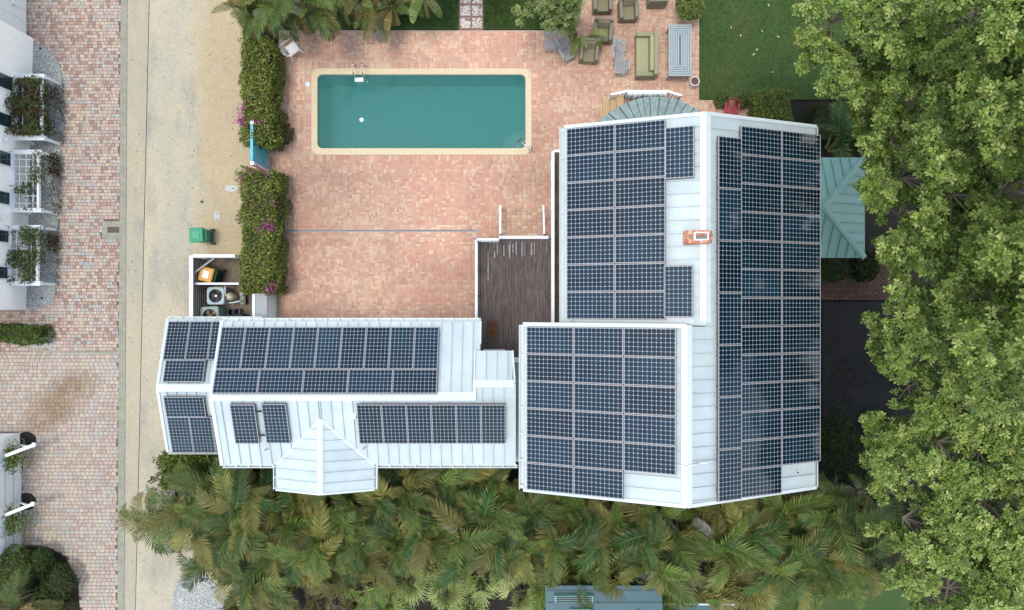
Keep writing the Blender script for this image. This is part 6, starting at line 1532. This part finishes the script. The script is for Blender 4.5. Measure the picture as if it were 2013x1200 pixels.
# banana-like plants with paddle leaves
def paddle_mesh(name, L=1.5, W=.36, e0=70, e1=-50, seed=0, gcol=(104, 124, 62)):
    r_ = random.Random(seed); mb = MB(); N = 12; p = Vector((0, 0, 0)); rows = []
    for i in range(N + 1):
        t = i/N; e = R(e0 + (e1 - e0)*t); d = Vector((math.cos(e), 0, math.sin(e))); w = W*math.sin(min(1, max(0, (t - .22)/.78))*math.pi)**.55*.5 if t > .22 else .012
        up = Vector((-math.sin(e), 0, math.cos(e))); rows.append((p + Vector((0, -w, 0)) + up*w*.3, p.copy(), p + Vector((0, w, 0)) + up*w*.3)); p = p + d*(L/N)
    for i in range(N):
        c = np.array(A(*gcol))*r_.uniform(.85, 1.15)
        for j_ in (0, 1):
            mb.cur = tuple(c if r_.random() > .12 else np.array(A(176, 150, 96))); a, b = rows[i], rows[i + 1]; sk = Vector((r_.uniform(0, .03), 0, 0)); mb.poly([a[j_] + sk, a[j_ + 1] + sk, b[j_ + 1], b[j_]])
    return mb.mesh(name, M_frond)
PD = [paddle_mesh('leaf', 1.7, .42, 72, -50, 1), paddle_mesh('leaf', 1.5, .4, 60, -70, 2, (122, 136, 74)), paddle_mesh('leaf', 1.4, .36, 80, -20, 3, (96, 116, 54)), paddle_mesh('leaf', 1.5, .34, 40, -80, 4, (140, 134, 78))]
for i, (u, v, h, lb) in enumerate(((770, 12, 1.7, 'banana plant whose long leaf hangs over the patio edge'), (830, -5, 1.8, 'banana plant at the top left of the tile path'), (660, 0, 2.2, 'banana plant between the palms at the top'), (720, -15, 2.2, 'banana plant behind the low ferny palm at the top'))):
    t = empty('banana_plant', hp(u, v, h), lb, 'plant', 'banana plants behind the pool'); r2 = random.Random(600 + i)
    MB().tube([(0, 0, 0), (.03, 0, h*.6), (0, 0, h)], [.09, .07, .04], 8).build('stem', MATS['palm_stem'], t, local=True)
    for k in range(9):
        o = mkobj('leaf', r2.choice(PD), t, (0, 0, h*r2.uniform(.75, 1)), (r2.uniform(-.2, .2), r2.uniform(-.25, .2), k*2.399 + r2.uniform(-.3, .3))); s = r2.uniform(.8, 1.1); o.scale = (s, s, s)

# scattered fallen leaves: single pale leaves on the lawn, fine litter on the paving
lp_ = [(1454, 69), (1436, 54), (1525, 74), (1485, 102), (1478, 111), (1515, 144), (1510, 15), (1496, 61)]
lm_ = MB().faces([(0, 0, .0), (.05, .045, .02), (.13, .03, .015), (.17, 0, .0), (.13, -.03, .012), (.05, -.045, .02)], [(0, 3, 2, 1), (0, 5, 4, 3)]).mesh('fallen_leaf', mat('fallen_leaf', A(206, 200, 140), .7))
for i, (u, v) in enumerate(lp_):
    o = mkobj('fallen_leaf', lm_, None, (PX(u), PY(v), .085), (0, 0, random.uniform(0, 6.28))); tag(o, 'pale yellow fallen leaf on the right lawn, %s from the top' % th(sorted(lp_, key=lambda q: q[1]).index((u, v))), 'leaf', 'fallen leaves on the right lawn'); s = random.uniform(.45, .8); o.scale = (s, s, s)
n = 900; pos = np.stack([rng.uniform(PX(252), PX(470), n), rng.uniform(PY(1180), PY(0), n), np.full(n, .016)], 1)
n2 = 500; pos = np.concatenate([pos, np.stack([rng.uniform(PX(560), PX(1100), n2), rng.uniform(PY(620), PY(60), n2), np.full(n2, .02)], 1)])
keep = np.array([not (ox0 < p[0] < ox1 and oy0 < p[1] < oy1) for p in pos]); pos = pos[keep]; n = len(pos)
a = rng.random(n)*6.283; d = np.stack([np.cos(a), np.sin(a), np.zeros(n)], 1); up = unit(np.stack([rng.normal(0, .2, n), rng.normal(0, .2, n), np.ones(n)], 1))
tag(leaf_cloud('leaf_litter', pos, d, up, .02 + rng.random(n)**3*.06, .6, pick([(96, 84, 60), (70, 64, 50), (150, 130, 90)], n, .2), M_hleaf, tmpl=LEAF4), 'fine dry leaf litter scattered over the road and patio', 'litter', kind='stuff')
# pebbles on the gravel beds
pb_ = []
for poly, n in (([(68, 92), (102, 106), (120, 145), (117, 330), (112, 470), (107, 575), (90, 600), (55, 606)], 5000), ([(68, 652), (84, 650), (97, 657), (104, 684), (64, 684)], 800), ([(350, 1142), (400, 1130), (437, 1162), (456, 1238), (332, 1238)], 1500)):
    pw = pix_poly(poly); xs = [p[0] for p in pw]; ys = [p[1] for p in pw]; k = 0
    while k < n:
        x = random.uniform(min(xs), max(xs)); y = random.uniform(min(ys), max(ys))
        if inpoly(x, y, pw): pb_.append((x, y, .022)); k += 1
pb_ = np.array(pb_); n = len(pb_); OC = np.array([[1, 0, 0], [0, 1, 0], [-1, 0, 0], [0, -1, 0], [0, 0, 1]], float); OQ = np.array([[0, 1, 4], [1, 2, 4], [2, 3, 4], [3, 0, 4]])
sz = rng.uniform(.012, .035, (n, 1, 3))*np.array([1, 1, .6]); ang = rng.random(n)*6.283; ca, sa = np.cos(ang)[:, None], np.sin(ang)[:, None]
v = OC[None]*sz; v = np.stack([v[:, :, 0]*ca - v[:, :, 1]*sa, v[:, :, 0]*sa + v[:, :, 1]*ca, v[:, :, 2]], 2) + pb_[:, None, :]
q = (OQ[None] + (np.arange(n)*5)[:, None, None]).reshape(-1, 3)
cc = np.repeat(pick([(206, 208, 204), (180, 186, 182), (150, 158, 152), (222, 220, 212)], n, .1), 4, axis=0)
tag(mkobj('gravel', fast_mesh('gravel', v.reshape(-1, 3), q, mat('pebble', attr=True, rough=.8), cc)), 'loose pale pebbles on the gravel beds', 'gravel', kind='stuff')
